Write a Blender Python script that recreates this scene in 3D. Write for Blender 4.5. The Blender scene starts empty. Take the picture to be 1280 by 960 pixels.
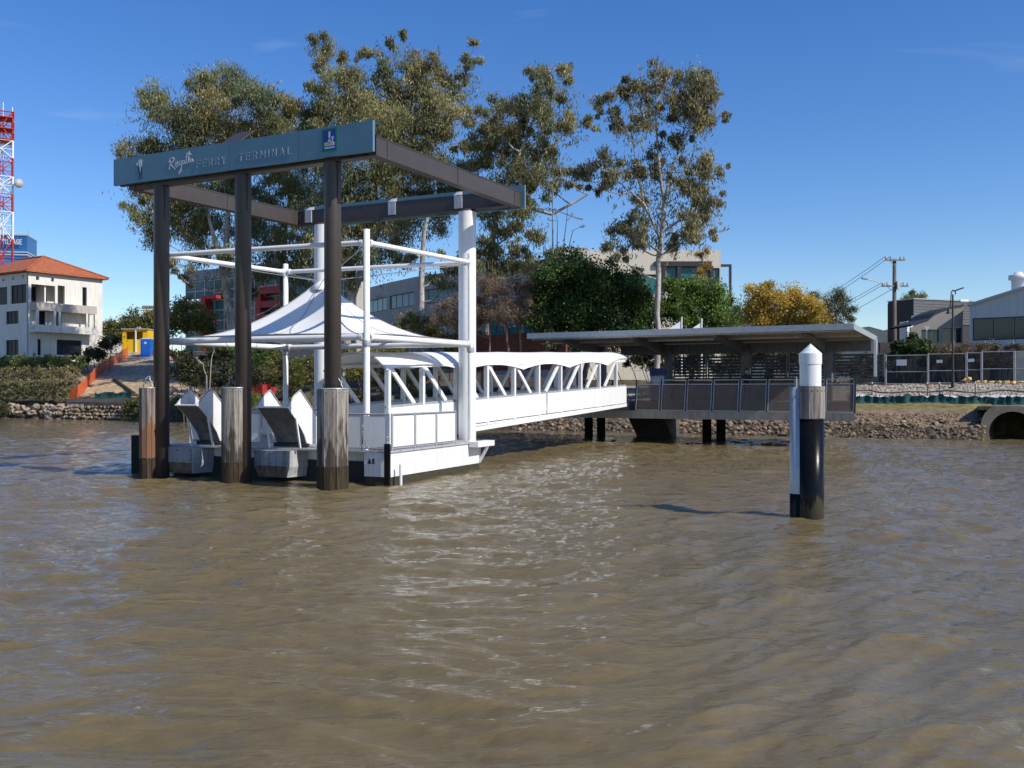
import bpy, math, random
import numpy as np
from mathutils import Vector, Matrix, noise as mnoise
random.seed(7); np.random.seed(7)
scene = bpy.context.scene
COL = scene.collection
R = math.radians

# ------------------------------------------------------------------ camera, sky, sun, exposure
FPX = 1207.0
cam = bpy.data.cameras.new('camera'); cam.sensor_width = 36; cam.lens = 36 * FPX / 1280
cam.shift_y = 7 / 1280; cam.clip_start = .1; cam.clip_end = 9000
camo = bpy.data.objects.new('camera', cam); COL.objects.link(camo)
camo.location = (0, 0, 3); camo.rotation_euler = (R(90), 0, 0)
scene.camera = camo
SUN_EL, SUN_AZ = 40.0, 121.5          # azimuth clockwise from +Y
w = bpy.data.worlds.new('World'); scene.world = w; w.use_nodes = True
nt = w.node_tree; nt.nodes.clear()
sky = nt.nodes.new('ShaderNodeTexSky'); sky.sky_type = 'NISHITA'; sky.sun_disc = False
sky.sun_elevation = R(SUN_EL); sky.sun_rotation = R(SUN_AZ)
sky.air_density = 1.0; sky.dust_density = 0.2; sky.ozone_density = 4.0; sky.altitude = 0
bg = nt.nodes.new('ShaderNodeBackground'); bg.inputs['Strength'].default_value = 0.148
out = nt.nodes.new('ShaderNodeOutputWorld')
hs = nt.nodes.new('ShaderNodeHueSaturation'); hs.inputs['Saturation'].default_value = 1.27; hs.inputs['Hue'].default_value = .512
nt.links.new(sky.outputs[0], hs.inputs['Color']); tc = nt.nodes.new('ShaderNodeTexCoord'); mp = nt.nodes.new('ShaderNodeMapping'); mp.inputs['Scale'].default_value = (1.6, 1.6, 9); mp.inputs['Rotation'].default_value = (0, .12, 0)
wn = nt.nodes.new('ShaderNodeTexNoise'); wn.inputs['Scale'].default_value = 2.4; wn.inputs['Detail'].default_value = 7; wn.inputs['Distortion'].default_value = .8
nt.links.new(tc.outputs['Generated'], mp.inputs[0]); nt.links.new(mp.outputs[0], wn.inputs[0])
wr = nt.nodes.new('ShaderNodeMapRange'); wr.inputs['From Min'].default_value = .62; wr.inputs['From Max'].default_value = .9; wr.inputs['To Max'].default_value = .16; nt.links.new(wn.outputs['Fac'], wr.inputs['Value'])
wm = nt.nodes.new('ShaderNodeMix'); wm.data_type = 'RGBA'; wm.inputs[7].default_value = (6.5, 7.2, 8, 1)       # thin high cirrus
nt.links.new(wr.outputs[0], wm.inputs[0]); nt.links.new(hs.outputs[0], wm.inputs[6]); nt.links.new(wm.outputs[2], bg.inputs[0]); nt.links.new(bg.outputs[0], out.inputs[0])
sl = bpy.data.lights.new('sun', 'SUN'); sl.energy = 4.8; sl.angle = R(.53); sl.color = (1, .94, .85)
so = bpy.data.objects.new('sun', sl); COL.objects.link(so)
sd = Vector((math.sin(R(SUN_AZ)) * math.cos(R(SUN_EL)), math.cos(R(SUN_AZ)) * math.cos(R(SUN_EL)), math.sin(R(SUN_EL))))
so.rotation_euler = sd.to_track_quat('Z', 'Y').to_euler(); so.location = (60, -40, 80)
vs = scene.view_settings; vs.view_transform = 'Standard'; vs.look = 'None'; vs.exposure = 0; vs.gamma = 1

# ------------------------------------------------------------------ helpers
U = Vector((.879, -.477, 0)); V = Vector((.477, .879, 0)); Z = Vector((0, 0, 1))
def P(px, py, Y): return Vector(((px - 640) / FPX * Y, Y, 3 - (py - 487) / FPX * Y))
def PX(px, Y, z=0): return Vector(((px - 640) / FPX * Y, Y, z))
def v3(x, y, z=0): return Vector((x, y, z))

def mat(name, col, rough=.6, metal=0., var=.15, scale=3., bump=0., bscale=None, streak=None, col2=None, spec=.5, alpha=1., stretch=(1, 1, 1), detail=6.):
    m = bpy.data.materials.new(name); m.use_nodes = True
    t = m.node_tree; b = t.nodes['Principled BSDF']
    b.inputs['Roughness'].default_value = rough; b.inputs['Metallic'].default_value = metal
    b.inputs['Specular IOR Level'].default_value = spec; b.inputs['Alpha'].default_value = alpha
    tc = t.nodes.new('ShaderNodeTexCoord'); mp = t.nodes.new('ShaderNodeMapping'); mp.inputs['Scale'].default_value = stretch
    t.links.new(tc.outputs['Object'], mp.inputs[0])
    n = t.nodes.new('ShaderNodeTexNoise'); n.inputs['Scale'].default_value = scale; n.inputs['Detail'].default_value = detail
    n.inputs['Roughness'].default_value = .65
    t.links.new(mp.outputs[0], n.inputs[0])
    r = t.nodes.new('ShaderNodeValToRGB'); r.color_ramp.elements[0].position = .3; r.color_ramp.elements[1].position = .7
    c2 = col2 or col
    r.color_ramp.elements[0].color = tuple(max(0, c * (1 - var)) for c in col) + (1,)
    r.color_ramp.elements[1].color = tuple(min(1, c * (1 + var)) for c in c2) + (1,)
    t.links.new(n.outputs['Fac'], r.inputs[0])
    last = r.outputs[0]
    if streak:                       # vertical stains running down: (colour, amount)
        mp2 = t.nodes.new('ShaderNodeMapping'); mp2.inputs['Scale'].default_value = (6, 6, .35)
        t.links.new(tc.outputs['Object'], mp2.inputs[0])
        n2 = t.nodes.new('ShaderNodeTexNoise'); n2.inputs['Scale'].default_value = 1.3; n2.inputs['Detail'].default_value = 5
        t.links.new(mp2.outputs[0], n2.inputs[0])
        r2 = t.nodes.new('ShaderNodeValToRGB'); r2.color_ramp.elements[0].position = .47; r2.color_ramp.elements[1].position = .66
        r2.color_ramp.elements[1].color = (streak[1],) * 3 + (1,)
        t.links.new(n2.outputs['Fac'], r2.inputs[0])
        mx = t.nodes.new('ShaderNodeMix'); mx.data_type = 'RGBA'; mx.inputs[7].default_value = streak[0] + (1,)
        t.links.new(r2.outputs[0], mx.inputs[0]); t.links.new(last, mx.inputs[6]); last = mx.outputs[2]
    t.links.new(last, b.inputs['Base Color'])
    if bump:
        nb = t.nodes.new('ShaderNodeTexNoise'); nb.inputs['Scale'].default_value = bscale or scale * 4; nb.inputs['Detail'].default_value = 5
        t.links.new(mp.outputs[0], nb.inputs[0])
        bn = t.nodes.new('ShaderNodeBump'); bn.inputs['Strength'].default_value = bump; bn.inputs['Distance'].default_value = .05
        t.links.new(nb.outputs['Fac'], bn.inputs['Height']); t.links.new(bn.outputs[0], b.inputs['Normal'])
    return m

def tide(m, z0, z1, col, amt=.85):     # dark tide stain on a material, strongest low down, ragged upper edge
    t = m.node_tree; b = t.nodes['Principled BSDF']; src = b.inputs['Base Color'].links[0].from_socket
    tc = t.nodes.new('ShaderNodeTexCoord'); sp_ = t.nodes.new('ShaderNodeSeparateXYZ'); t.links.new(tc.outputs['Object'], sp_.inputs[0])
    mp = t.nodes.new('ShaderNodeMapping'); mp.inputs['Scale'].default_value = (5, 5, .8); t.links.new(tc.outputs['Object'], mp.inputs[0])
    n = t.nodes.new('ShaderNodeTexNoise'); n.inputs['Scale'].default_value = 1.5; n.inputs['Detail'].default_value = 6; t.links.new(mp.outputs[0], n.inputs[0])
    ma = t.nodes.new('ShaderNodeMath'); ma.operation = 'MULTIPLY_ADD'; ma.inputs[1].default_value = -(z1 - z0) * 3.2; t.links.new(n.outputs['Fac'], ma.inputs[0]); t.links.new(sp_.outputs['Z'], ma.inputs[2])
    mr = t.nodes.new('ShaderNodeMapRange'); mr.inputs['From Min'].default_value = z0 - (z1 - z0) * 1.25; mr.inputs['From Max'].default_value = z0 - (z1 - z0) * .9
    mr.inputs['To Min'].default_value = amt; mr.inputs['To Max'].default_value = 0; t.links.new(ma.outputs[0], mr.inputs['Value'])
    mx = t.nodes.new('ShaderNodeMix'); mx.data_type = 'RGBA'; mx.inputs[7].default_value = col + (1,)
    t.links.new(mr.outputs[0], mx.inputs[0]); t.links.new(src, mx.inputs[6]); t.links.new(mx.outputs[2], b.inputs['Base Color']); return m
def leaf_mat(name, trans=.34):
    m = bpy.data.materials.new(name); m.use_nodes = True
    t = m.node_tree; b = t.nodes['Principled BSDF']; o = t.nodes['Material Output']
    b.inputs['Roughness'].default_value = .5; b.inputs['Specular IOR Level'].default_value = .35
    a = t.nodes.new('ShaderNodeAttribute'); a.attribute_name = 'Col'
    t.links.new(a.outputs['Color'], b.inputs['Base Color'])
    tr = t.nodes.new('ShaderNodeBsdfTranslucent'); t.links.new(a.outputs['Color'], tr.inputs[0])
    mx = t.nodes.new('ShaderNodeMixShader'); mx.inputs[0].default_value = trans
    t.links.new(b.outputs[0], mx.inputs[1]); t.links.new(tr.outputs[0], mx.inputs[2]); t.links.new(mx.outputs[0], o.inputs[0])
    return m

M = {}
def tag(o, label=None, cat=None, group=None, kind=None):
    if label: o['label'] = label
    if cat: o['category'] = cat
    if group: o['group'] = group
    if kind: o['kind'] = kind
    return o
def thing(name, loc, label, cat, group=None):
    o = bpy.data.objects.new(name, None); o.empty_display_size = .3; COL.objects.link(o); o.location = loc
    return tag(o, label, cat, group)
def wloc(o):
    p = Vector((0, 0, 0))
    while o is not None:
        p = p + o.location; o = o.parent
    return p

class MB:
    def __init__(s): s.v = []; s.f = []; s.m = []; s.sm = []
    def add(s, vs_, fs, m=0, smooth=False):
        o = len(s.v); s.v += [tuple(q) for q in vs_]
        for f in fs: s.f.append(tuple(i + o for i in f)); s.m.append(m); s.sm.append(smooth)
        return s
    def obox(s, c, ax, ay, az, m=0):      # half-extents as vectors
        c = Vector(c)
        p = [c + sx * ax + sy * ay + sz * az for sz in (-1, 1) for sy in (-1, 1) for sx in (-1, 1)]
        if ax.cross(ay).dot(az) < 0:
            f = [(0, 1, 3, 2), (4, 6, 7, 5), (0, 4, 5, 1), (2, 3, 7, 6), (0, 2, 6, 4), (1, 5, 7, 3)]
        else:
            f = [(0, 2, 3, 1), (4, 5, 7, 6), (0, 1, 5, 4), (2, 6, 7, 3), (0, 4, 6, 2), (1, 3, 7, 5)]
        return s.add(p, f, m)
    def box(s, x0, x1, y0, y1, z0, z1, m=0):
        return s.obox(((x0 + x1) / 2, (y0 + y1) / 2, (z0 + z1) / 2), v3((x1 - x0) / 2, 0), v3(0, (y1 - y0) / 2), v3(0, 0, (z1 - z0) / 2), m)
    def fbox(s, O, a0, a1, b0, b1, z0, z1, A=None, B=None, m=0):   # box in a frame with axes A, B
        A = U if A is None else A; B = V if B is None else B
        c = Vector((O[0], O[1], 0)) + A * (a0 + a1) / 2 + B * (b0 + b1) / 2 + Z * (z0 + z1) / 2
        return s.obox(c, A * (a1 - a0) / 2, B * (b1 - b0) / 2, Z * (z1 - z0) / 2, m)
    def beam(s, p, q, w_, h_, up=None, m=0):
        p = Vector(p); q = Vector(q); d = q - p
        if d.length < 1e-6: return s
        dn = d.normalized(); up = up or Z
        if abs(dn.dot(up)) > .98: up = V if abs(dn.dot(V)) < .9 else U
        side = dn.cross(up).normalized(); up2 = side.cross(dn)
        return s.obox((p + q) / 2, d / 2, side * w_ / 2, up2 * h_ / 2, m)
    def tube(s, p, q, r0, r1=None, n=10, m=0, caps=True, smooth=True):
        p = Vector(p); q = Vector(q); r1 = r0 if r1 is None else r1
        d = (q - p).normalized(); a = d.cross(Z if abs(d.z) < .95 else Vector((1, 0, 0))).normalized(); b = d.cross(a)
        vv = []
        for c, r in ((p, r0), (q, r1)):
            for i in range(n):
                t = 2 * math.pi * i / n; vv.append(c + a * math.cos(t) * r + b * math.sin(t) * r)
        s.add(vv, [(i, (i + 1) % n, n + (i + 1) % n, n + i) for i in range(n)], m, smooth)
        if caps:
            s.add(vv, [tuple(range(n - 1, -1, -1)), tuple(range(n, 2 * n))], m)
        return s
    def path(s, pts, r, n=8, m=0):
        rs = r if isinstance(r, (list, tuple)) else [r] * len(pts)
        for i in range(len(pts) - 1): s.tube(pts[i], pts[i + 1], rs[i], rs[i + 1], n, m)
        return s
    def lathe(s, c, prof, n=24, m=0, a0=0, a1=2 * math.pi, smooth=True):     # prof: (r, z)
        c = Vector(c); full = abs(a1 - a0 - 2 * math.pi) < 1e-6; k = n if full else n + 1
        vv = [c + Vector((r * math.cos(a0 + (a1 - a0) * i / n), r * math.sin(a0 + (a1 - a0) * i / n), z)) for r, z in prof for i in range(k)]
        ff = []
        for j in range(len(prof) - 1):
            for i in range(n):
                i2 = (i + 1) % k
                ff.append((j * k + i, j * k + i2, (j + 1) * k + i2, (j + 1) * k + i))
        return s.add(vv, ff, m, smooth)
    def prism(s, pts, z0, z1, m=0):
        n = len(pts)
        ar = sum(pts[i][0] * pts[(i + 1) % n][1] - pts[(i + 1) % n][0] * pts[i][1] for i in range(n))
        if ar < 0: pts = pts[::-1]
        vv = [(p[0], p[1], z0) for p in pts] + [(p[0], p[1], z1) for p in pts]
        ff = [(i, (i + 1) % n, n + (i + 1) % n, n + i) for i in range(n)] + [tuple(range(n - 1, -1, -1)), tuple(range(n, 2 * n))]
        return s.add(vv, ff, m)
    def slab(s, pts, th, m=0):       # planar polygon given thickness along its normal
        pts = [Vector(p) for p in pts]; nn = (pts[1] - pts[0]).cross(pts[2] - pts[0]).normalized() * th; n = len(pts)
        vv = pts + [p - nn for p in pts]
        ff = [tuple(range(n)), tuple(range(2 * n - 1, n - 1, -1))] + [(i, n + i, n + (i + 1) % n, (i + 1) % n) for i in range(n)]
        return s.add(vv, ff, m)
    def mesh(s, name, mats, off=Vector((0, 0, 0))):
        me = bpy.data.meshes.new(name)
        me.from_pydata([(q[0] - off[0], q[1] - off[1], q[2] - off[2]) for q in s.v], [], s.f)
        for m_ in (mats if isinstance(mats, (list, tuple)) else [mats]): me.materials.append(m_)
        if len(s.f):
            me.polygons.foreach_set('material_index', s.m); me.polygons.foreach_set('use_smooth', s.sm)
        me.update(); return me
    def build(s, name, mats, parent=None, bevel=0):
        base = wloc(parent) if parent else None
        if parent is None:
            mn = np.min(np.array(s.v), 0); mx = np.max(np.array(s.v), 0)
            base = Vector(((mn[0] + mx[0]) / 2, (mn[1] + mx[1]) / 2, mn[2]))
        o = bpy.data.objects.new(name, s.mesh(name, mats, base)); COL.objects.link(o)
        if parent: o.parent = parent
        else: o.location = base
        if bevel:
            b = o.modifiers.new('bevel', 'BEVEL'); b.width = bevel; b.segments = 2; b.limit_method = 'ANGLE'
        return o
def MBx(): return MB()

M['brown'] = mat('brown_steel', (.060, .048, .041), .45, var=.12, scale=2, bump=.03)
M['sign'] = mat('sign_blue', (.105, .215, .275), .4, var=.08, scale=1.2)
M['white'] = mat('white_paint', (.80, .80, .79), .4, var=.05, scale=2, streak=((.50, .42, .32), .28))
M['rampgrey'] = mat('ramp_underside_shaded', (.13, .13, .135), .6, var=.2, streak=((.05, .045, .04), .6))  # shade of the raised underside put into the grey; streaks are stains
M['whiteclean'] = mat('white_plain', (.80, .80, .79), .4, var=.04, streak=((.55, .51, .44), .15))
M['fabric'] = mat('white_membrane', (.82, .82, .80), .6, var=.03, scale=1)
M['galv'] = mat('galvanised', (.42, .43, .44), .4, .3, var=.12, scale=4)
M['grey'] = mat('grey_paint', (.28, .29, .31), .5, var=.12, streak=((.12, .10, .08), .5))
M['greylight'] = mat('light_grey_paint', (.45, .46, .47), .45, var=.1, streak=((.2, .17, .13), .45))
M['black'] = mat('black_rubber', (.010, .010, .011), .6, spec=.15, var=.3, scale=6, bump=.1)
M['abut'] = mat('shaded_concrete', (.09, .08, .07), .9, var=.3, scale=1.5, bump=.2)  # concrete darkened so its colour carries the shade under the shelter deck
M['pileblack'] = mat('tarred_pile', (.009, .009, .009), .9, var=.4, spec=.1)
M['blackgloss'] = mat('black_sleeve', (.007, .007, .008), .25, var=.3, scale=8, bump=.04, spec=.13); tide(M['blackgloss'], .15, .5, (.06, .052, .035), .9)
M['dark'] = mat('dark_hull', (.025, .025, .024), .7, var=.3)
M['slime'] = mat('waterline_growth', (.045, .04, .018), .8, var=.5, scale=8, bump=.4)
M['rust'] = mat('rusty_steel', (.20, .15, .10), .75, var=.35, scale=5, bump=.15, streak=((.10, .045, .018), .8))
M['timber'] = mat('weathered_timber', (.29, .255, .22), .8, var=.4, scale=4, bump=.5, bscale=9, stretch=(3, 3, .25), streak=((.075, .06, .048), .75))
M['timberred'] = mat('stained_timber', (.19, .11, .06), .8, var=.45, scale=4, bump=.5, bscale=9, stretch=(3, 3, .25), streak=((.05, .035, .025), .7))
M['timberwet'] = mat('wet_timber', (.055, .040, .025), .85, spec=.15, var=.5, scale=3, bump=.5, bscale=9, stretch=(3, 3, .4))
M['pilefender'] = tide(mat('fender_timber', (.31, .275, .235), .8, var=.4, scale=4, bump=.5, bscale=9, stretch=(3, 3, .25), streak=((.085, .065, .05), .85)), .5, 2.3, (.040, .028, .018), .9)
M['pilefenderred'] = tide(mat('stained_fender_timber', (.24, .205, .175), .8, var=.4, scale=4, bump=.5, bscale=9, stretch=(3, 3, .25), streak=((.07, .05, .04), .8)), 1.5, 2.2, (.21, .085, .03), .8)
M['concrete'] = mat('concrete', (.30, .28, .25), .85, var=.2, scale=2, bump=.15, streak=((.14, .12, .10), .5))
M['glass'] = mat('dark_glass', (.02, .025, .03), .08, var=.2, spec=.6)
M['glassdim'] = mat('shaded_glass', (.012, .013, .015), .35, var=.2, spec=.15)
M['glassteal'] = mat('teal_glass', (.03, .15, .17), .15, var=.3, scale=.4, spec=.4)
M['glassblue'] = mat('blue_glass', (.025, .12, .30), .3, var=.25, scale=.15, spec=.3)
M['red'] = mat('red_paint', (.42, .03, .03), .5, var=.12)
M['letter'] = mat('sign_lettering', (.62, .65, .66), .5, var=.03)
M['signletter'] = mat('sign_lettering_grey', (.28, .36, .40), .5, var=.03)
M['navy'] = mat('navy', (.008, .02, .12), .4, var=.1)
M['green'] = mat('logo_green', (.01, .17, .10), .4, var=.1)
M['yellow'] = mat('yellow', (.80, .50, .01), .5, var=.08)
M['leaf'] = leaf_mat('leaves')

# ------------------------------------------------------------------ terrain
B0 = Vector((-54.6, 103, 0))
def sdcoord(x, y): rx, ry = x - B0.x, y - B0.y; return rx * U.x + ry * U.y, rx * V.x + ry * V.y
PROF = [  # theta = x / y, profile of (d, z)
    (-.47, [(-6, -2.5), (-.2, -.3), (0, .1), (.5, 1.2), (2, 1.9), (4, 3.6), (8, 6.7), (24, 8.2), (60, 9), (300, 12)]),
    (-.435, [(-6, -2.5), (-.2, -.3), (0, .1), (.3, 1.6), (1, 2.1), (10, 4.7), (24, 8.0), (60, 9), (300, 12)]),
    (-.345, [(-6, -2.5), (-.2, -.3), (0, .1), (.3, 1.6), (1, 2.1), (10, 4.5), (24, 7.6), (60, 8.5), (300, 12)]),
    (-.31, [(-6, -2.5), (0, 0), (2, 1.3), (8, 3.0), (20, 5.0), (60, 6.5), (300, 9)]),
    (-.06, [(-6, -2.5), (0, 0), (2, 1.2), (8, 2.8), (20, 4.5), (60, 5.5), (300, 8)]),
    (.10, [(-6, -2.5), (0, 0), (3.5, 1.4), (7, 1.9), (18, 3.4), (60, 4.4), (300, 7)]),
    (.22, [(-6, -2.5), (0, 0), (3.6, 1.55), (6.5, 1.9), (9, 2.4), (17, 3.35), (60, 4.0), (300, 6)]),
]
CULV = None
def prof(pr, d):
    if d <= pr[0][0]: return pr[0][1]
    for (d0, z0), (d1, z1) in zip(pr, pr[1:]):
        if d <= d1: return z0 + (z1 - z0) * (d - d0) / (d1 - d0)
    return pr[-1][1]
def gz(x, y, rough=True):
    s_, d = sdcoord(x, y); th = x / max(y, 1)
    if th <= PROF[0][0]: z = prof(PROF[0][1], d)
    elif th >= PROF[-1][0]: z = prof(PROF[-1][1], d)
    else:
        for (t0, p0), (t1, p1) in zip(PROF, PROF[1:]):
            if th <= t1:
                k = (th - t0) / (t1 - t0); k = k * k * (3 - 2 * k)
                z = prof(p0, d) * (1 - k) + prof(p1, d) * k; break
    if CULV and abs((x - CULV[0]) * V.y - (y - CULV[1]) * V.x) < 1.5 and -.3 < d < 7.2: return min(z, -.9)
    if rough:
        z += mnoise.noise(Vector((x * .5, y * .5, 0))) * .12 + mnoise.noise(Vector((x * 1.7, y * 1.7, 3))) * .06
        if d > 0: z += mnoise.noise(Vector((x * .08, y * .08, 7))) * min(d * .03, .5)
    return z
def ground_at(px, Y, dz=0): x = (px - 640) / FPX * Y; return Vector((x, Y, gz(x, Y) + dz))
def bank_pt(px, d):      # point on the ray of px, d metres inland
    th = (px - 640) / FPX
    Y = (d + B0.x * V.x + B0.y * V.y) / (th * V.x + V.y)
    return Vector((th * Y, Y, gz(th * Y, Y)))

def ground_material():
    m = bpy.data.materials.new('ground_soil'); m.use_nodes = True
    t = m.node_tree; b = t.nodes['Principled BSDF']; b.inputs['Roughness'].default_value = .95; b.inputs['Specular IOR Level'].default_value = .15
    a = t.nodes.new('ShaderNodeAttribute'); a.attribute_name = 'Col'
    tc = t.nodes.new('ShaderNodeTexCoord')
    n = t.nodes.new('ShaderNodeTexNoise'); n.inputs['Scale'].default_value = 1.6; n.inputs['Detail'].default_value = 9; n.inputs['Roughness'].default_value = .75
    t.links.new(tc.outputs['Object'], n.inputs[0])
    r = t.nodes.new('ShaderNodeValToRGB'); r.color_ramp.elements[0].position = .32; r.color_ramp.elements[0].color = (.4, .4, .4, 1)
    r.color_ramp.elements[1].position = .68; r.color_ramp.elements[1].color = (1.45, 1.42, 1.38, 1)
    t.links.new(n.outputs['Fac'], r.inputs[0])
    mx = t.nodes.new('ShaderNodeMix'); mx.data_type = 'RGBA'; mx.blend_type = 'MULTIPLY'; mx.inputs[0].default_value = 1
    t.links.new(a.outputs['Color'], mx.inputs[6]); t.links.new(r.outputs[0], mx.inputs[7]); t.links.new(mx.outputs[2], b.inputs['Base Color'])
    bn = t.nodes.new('ShaderNodeBump'); bn.inputs['Strength'].default_value = .8; bn.inputs['Distance'].default_value = .15
    t.links.new(n.outputs['Fac'], bn.inputs['Height']); t.links.new(bn.outputs[0], b.inputs['Normal'])
    return m
def gcol(x, y, d, th):
    sand = (.52, .40, .24); soil = (.13, .10, .065); grass = (.24, .20, .085); mud = (.075, .06, .042); gravel = (.42, .38, .32); shade = (.07, .065, .04)
    if d < 1.5: return mud
    if -.445 < th < -.33 and d < 30:
        if d < 1.5: return (.2, .17, .12)
        return sand if d < 10 else (.44, .36, .26)
    if th < -.33: return soil if d < 9 else grass
    if th < -.04: return (.15, .125, .08) if d < 12 else soil
    if th > .1:
        if d < 4.4: return (.27, .20, .13)
        if d < 8: return grass
        if d < 17.5: return gravel
        return (.10, .09, .05)
    return (.13, .105, .07) if d < 8 else (.07, .06, .045)
def build_ground():
    xs = np.concatenate([np.linspace(-1800, -130, 14), np.linspace(-125, -75, 12), np.arange(-74, 46, .7), np.linspace(47, 90, 12), np.linspace(110, 1800, 14)])
    ds = np.concatenate([[-6, -3, -1], np.arange(-.4, 3, .35), np.arange(3, 12, .6), np.arange(12, 36, 1.5), np.arange(40, 130, 10), [160, 220, 300, 500, 900, 1800]])
    vv = []; cc = []
    # rows follow the bank line
    for d in ds:
        for x in xs:
            y = (d + B0.x * V.x + B0.y * V.y - x * V.x) / V.y
            if d > 200: y = max(y, 20)
            z = gz(x, y)
            vv.append((x, y, z)); cc.append(gcol(x, y, d + mnoise.noise(Vector((x * .4, y * .4, 1))) * .7, x / max(y, 1)))
    n = len(xs); ff = [(j * n + i, j * n + i + 1, (j + 1) * n + i + 1, (j + 1) * n + i) for j in range(len(ds) - 1) for i in range(n - 1)]
    me = bpy.data.meshes.new('ground'); me.from_pydata(vv, [], ff)
    at = me.color_attributes.new('Col', 'FLOAT_COLOR', 'POINT')
    at.data.foreach_set('color', np.array([c + (1,) for c in cc], dtype=np.float32).ravel())
    me.polygons.foreach_set('use_smooth', [True] * len(ff)); me.materials.append(ground_material())
    o = bpy.data.objects.new('ground', me); COL.objects.link(o); o['kind'] = 'structure'; return o
CULV = tuple(bank_pt(1266, 1.7))[:2]; GROUND = build_ground()

# ------------------------------------------------------------------ water
def water_material():
    m = bpy.data.materials.new('muddy_river'); m.use_nodes = True
    t = m.node_tree; b = t.nodes['Principled BSDF']
    b.inputs['Roughness'].default_value = .03; b.inputs['Subsurface Weight'].default_value = .8; b.inputs['Subsurface Radius'].default_value = (1, .75, .4); b.inputs['Subsurface Scale'].default_value = .8; b.inputs['IOR'].default_value = 1.33; b.inputs['Specular IOR Level'].default_value = .4
    tc = t.nodes.new('ShaderNodeTexCoord')
    n0 = t.nodes.new('ShaderNodeTexNoise'); n0.inputs['Scale'].default_value = .12; n0.inputs['Detail'].default_value = 4
    t.links.new(tc.outputs['Object'], n0.inputs[0])
    r = t.nodes.new('ShaderNodeValToRGB'); r.color_ramp.elements[0].position = .3; r.color_ramp.elements[1].position = .7
    r.color_ramp.elements[0].color = (.143, .110, .052, 1); r.color_ramp.elements[1].color = (.168, .130, .064, 1)
    t.links.new(n0.outputs['Fac'], r.inputs[0]); t.links.new(r.outputs[0], b.inputs['Base Color'])
    prev = None
    for sc_, st, dist, rot, strx in ((1.6, .5, .10, .35, .4), (5, 1.0, .055, -.25, .4), (13, .8, .02, .2, .5)):
        mp = t.nodes.new('ShaderNodeMapping'); mp.inputs['Scale'].default_value = (strx, 1, 1); mp.inputs['Rotation'].default_value = (0, 0, rot)
        t.links.new(tc.outputs['Object'], mp.inputs[0])
        n = t.nodes.new('ShaderNodeTexNoise'); n.inputs['Scale'].default_value = sc_; n.inputs['Detail'].default_value = 4; n.inputs['Distortion'].default_value = .6
        t.links.new(mp.outputs[0], n.inputs[0])
        bn = t.nodes.new('ShaderNodeBump'); bn.inputs['Strength'].default_value = st; bn.inputs['Distance'].default_value = dist
        t.links.new(n.outputs['Fac'], bn.inputs['Height'])
        if prev: t.links.new(prev.outputs[0], bn.inputs['Normal'])
        prev = bn
    t.links.new(prev.outputs[0], b.inputs['Normal'])
    return m
def wave_h(x, y):
    rs = np.random.RandomState(3); h = np.zeros_like(x)
    wx = x + .8 * np.sin(y * .35 + x * .1) + .5 * np.sin(x * .5 - y * .21); wy = y + .9 * np.sin(x * .31 + y * .13) + .4 * np.sin(x * .83 + 1)
    for i in range(70):
        lam = .2 * (13 ** rs.rand()); ang = R(90) + rs.normal(0, .48)
        k = 2 * math.pi / lam; ph = rs.rand() * 6.28; amp = .0072 * lam ** .84
        c = wx * math.cos(ang) * k + wy * math.sin(ang) * k + ph
        env = .6 + .4 * np.sin(x * (.11 + .2 * rs.rand()) + rs.rand() * 6 + y * (.07 + .25 * rs.rand()))
        h += amp * env * (1 - 2 * np.abs(np.sin(c / 2)) ** 1.3)
    return h
def build_water():
    def axis(pts):
        o = [pts[0][0]]
        for (a, st), (b, _) in zip(pts, pts[1:]):
            n = max(1, int(round((b - a) / st))); o += list(a + (b - a) * np.arange(1, n + 1) / n)
        return np.array(o)
    ys = axis([(-400, 60), (-40, 6), (0, .5), (3.5, .045), (14, .09), (34, .22), (60, .6), (125, 25), (600, 1)])
    xs = axis([(-900, 80), (-100, 4), (-40, .35), (-16, .065), (12, .12), (18, .3), (34, 2), (100, 80), (900, 1)])
    X, Y = np.meshgrid(xs, ys); fade = np.clip(1 - (np.maximum(np.abs(X + 4), 0) - 30) / 40, 0, 1) * np.clip((115 - Y) / 50, 0, 1) * np.clip((Y + 30) / 30, 0, 1)
    H = wave_h(X, Y) * fade
    nx, ny = len(xs), len(ys)
    me = bpy.data.meshes.new('river_water'); nv = nx * ny
    me.vertices.add(nv); me.vertices.foreach_set('co', np.stack([X, Y, H], -1).astype(np.float32).ravel())
    i, j = np.meshgrid(np.arange(nx - 1), np.arange(ny - 1)); a = (j * nx + i).ravel()
    q = np.stack([a, a + 1, a + 1 + nx, a + nx], -1).astype(np.int32); nf = len(q)
    me.loops.add(nf * 4); me.loops.foreach_set('vertex_index', q.ravel())
    me.polygons.add(nf); me.polygons.foreach_set('loop_start', np.arange(0, nf * 4, 4, dtype=np.int32))
    me.polygons.foreach_set('use_smooth', np.ones(nf, dtype=bool))
    me.update(calc_edges=True); me.materials.append(water_material())
    o = bpy.data.objects.new('river_water', me); COL.objects.link(o); o['kind'] = 'structure'
build_water()

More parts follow.
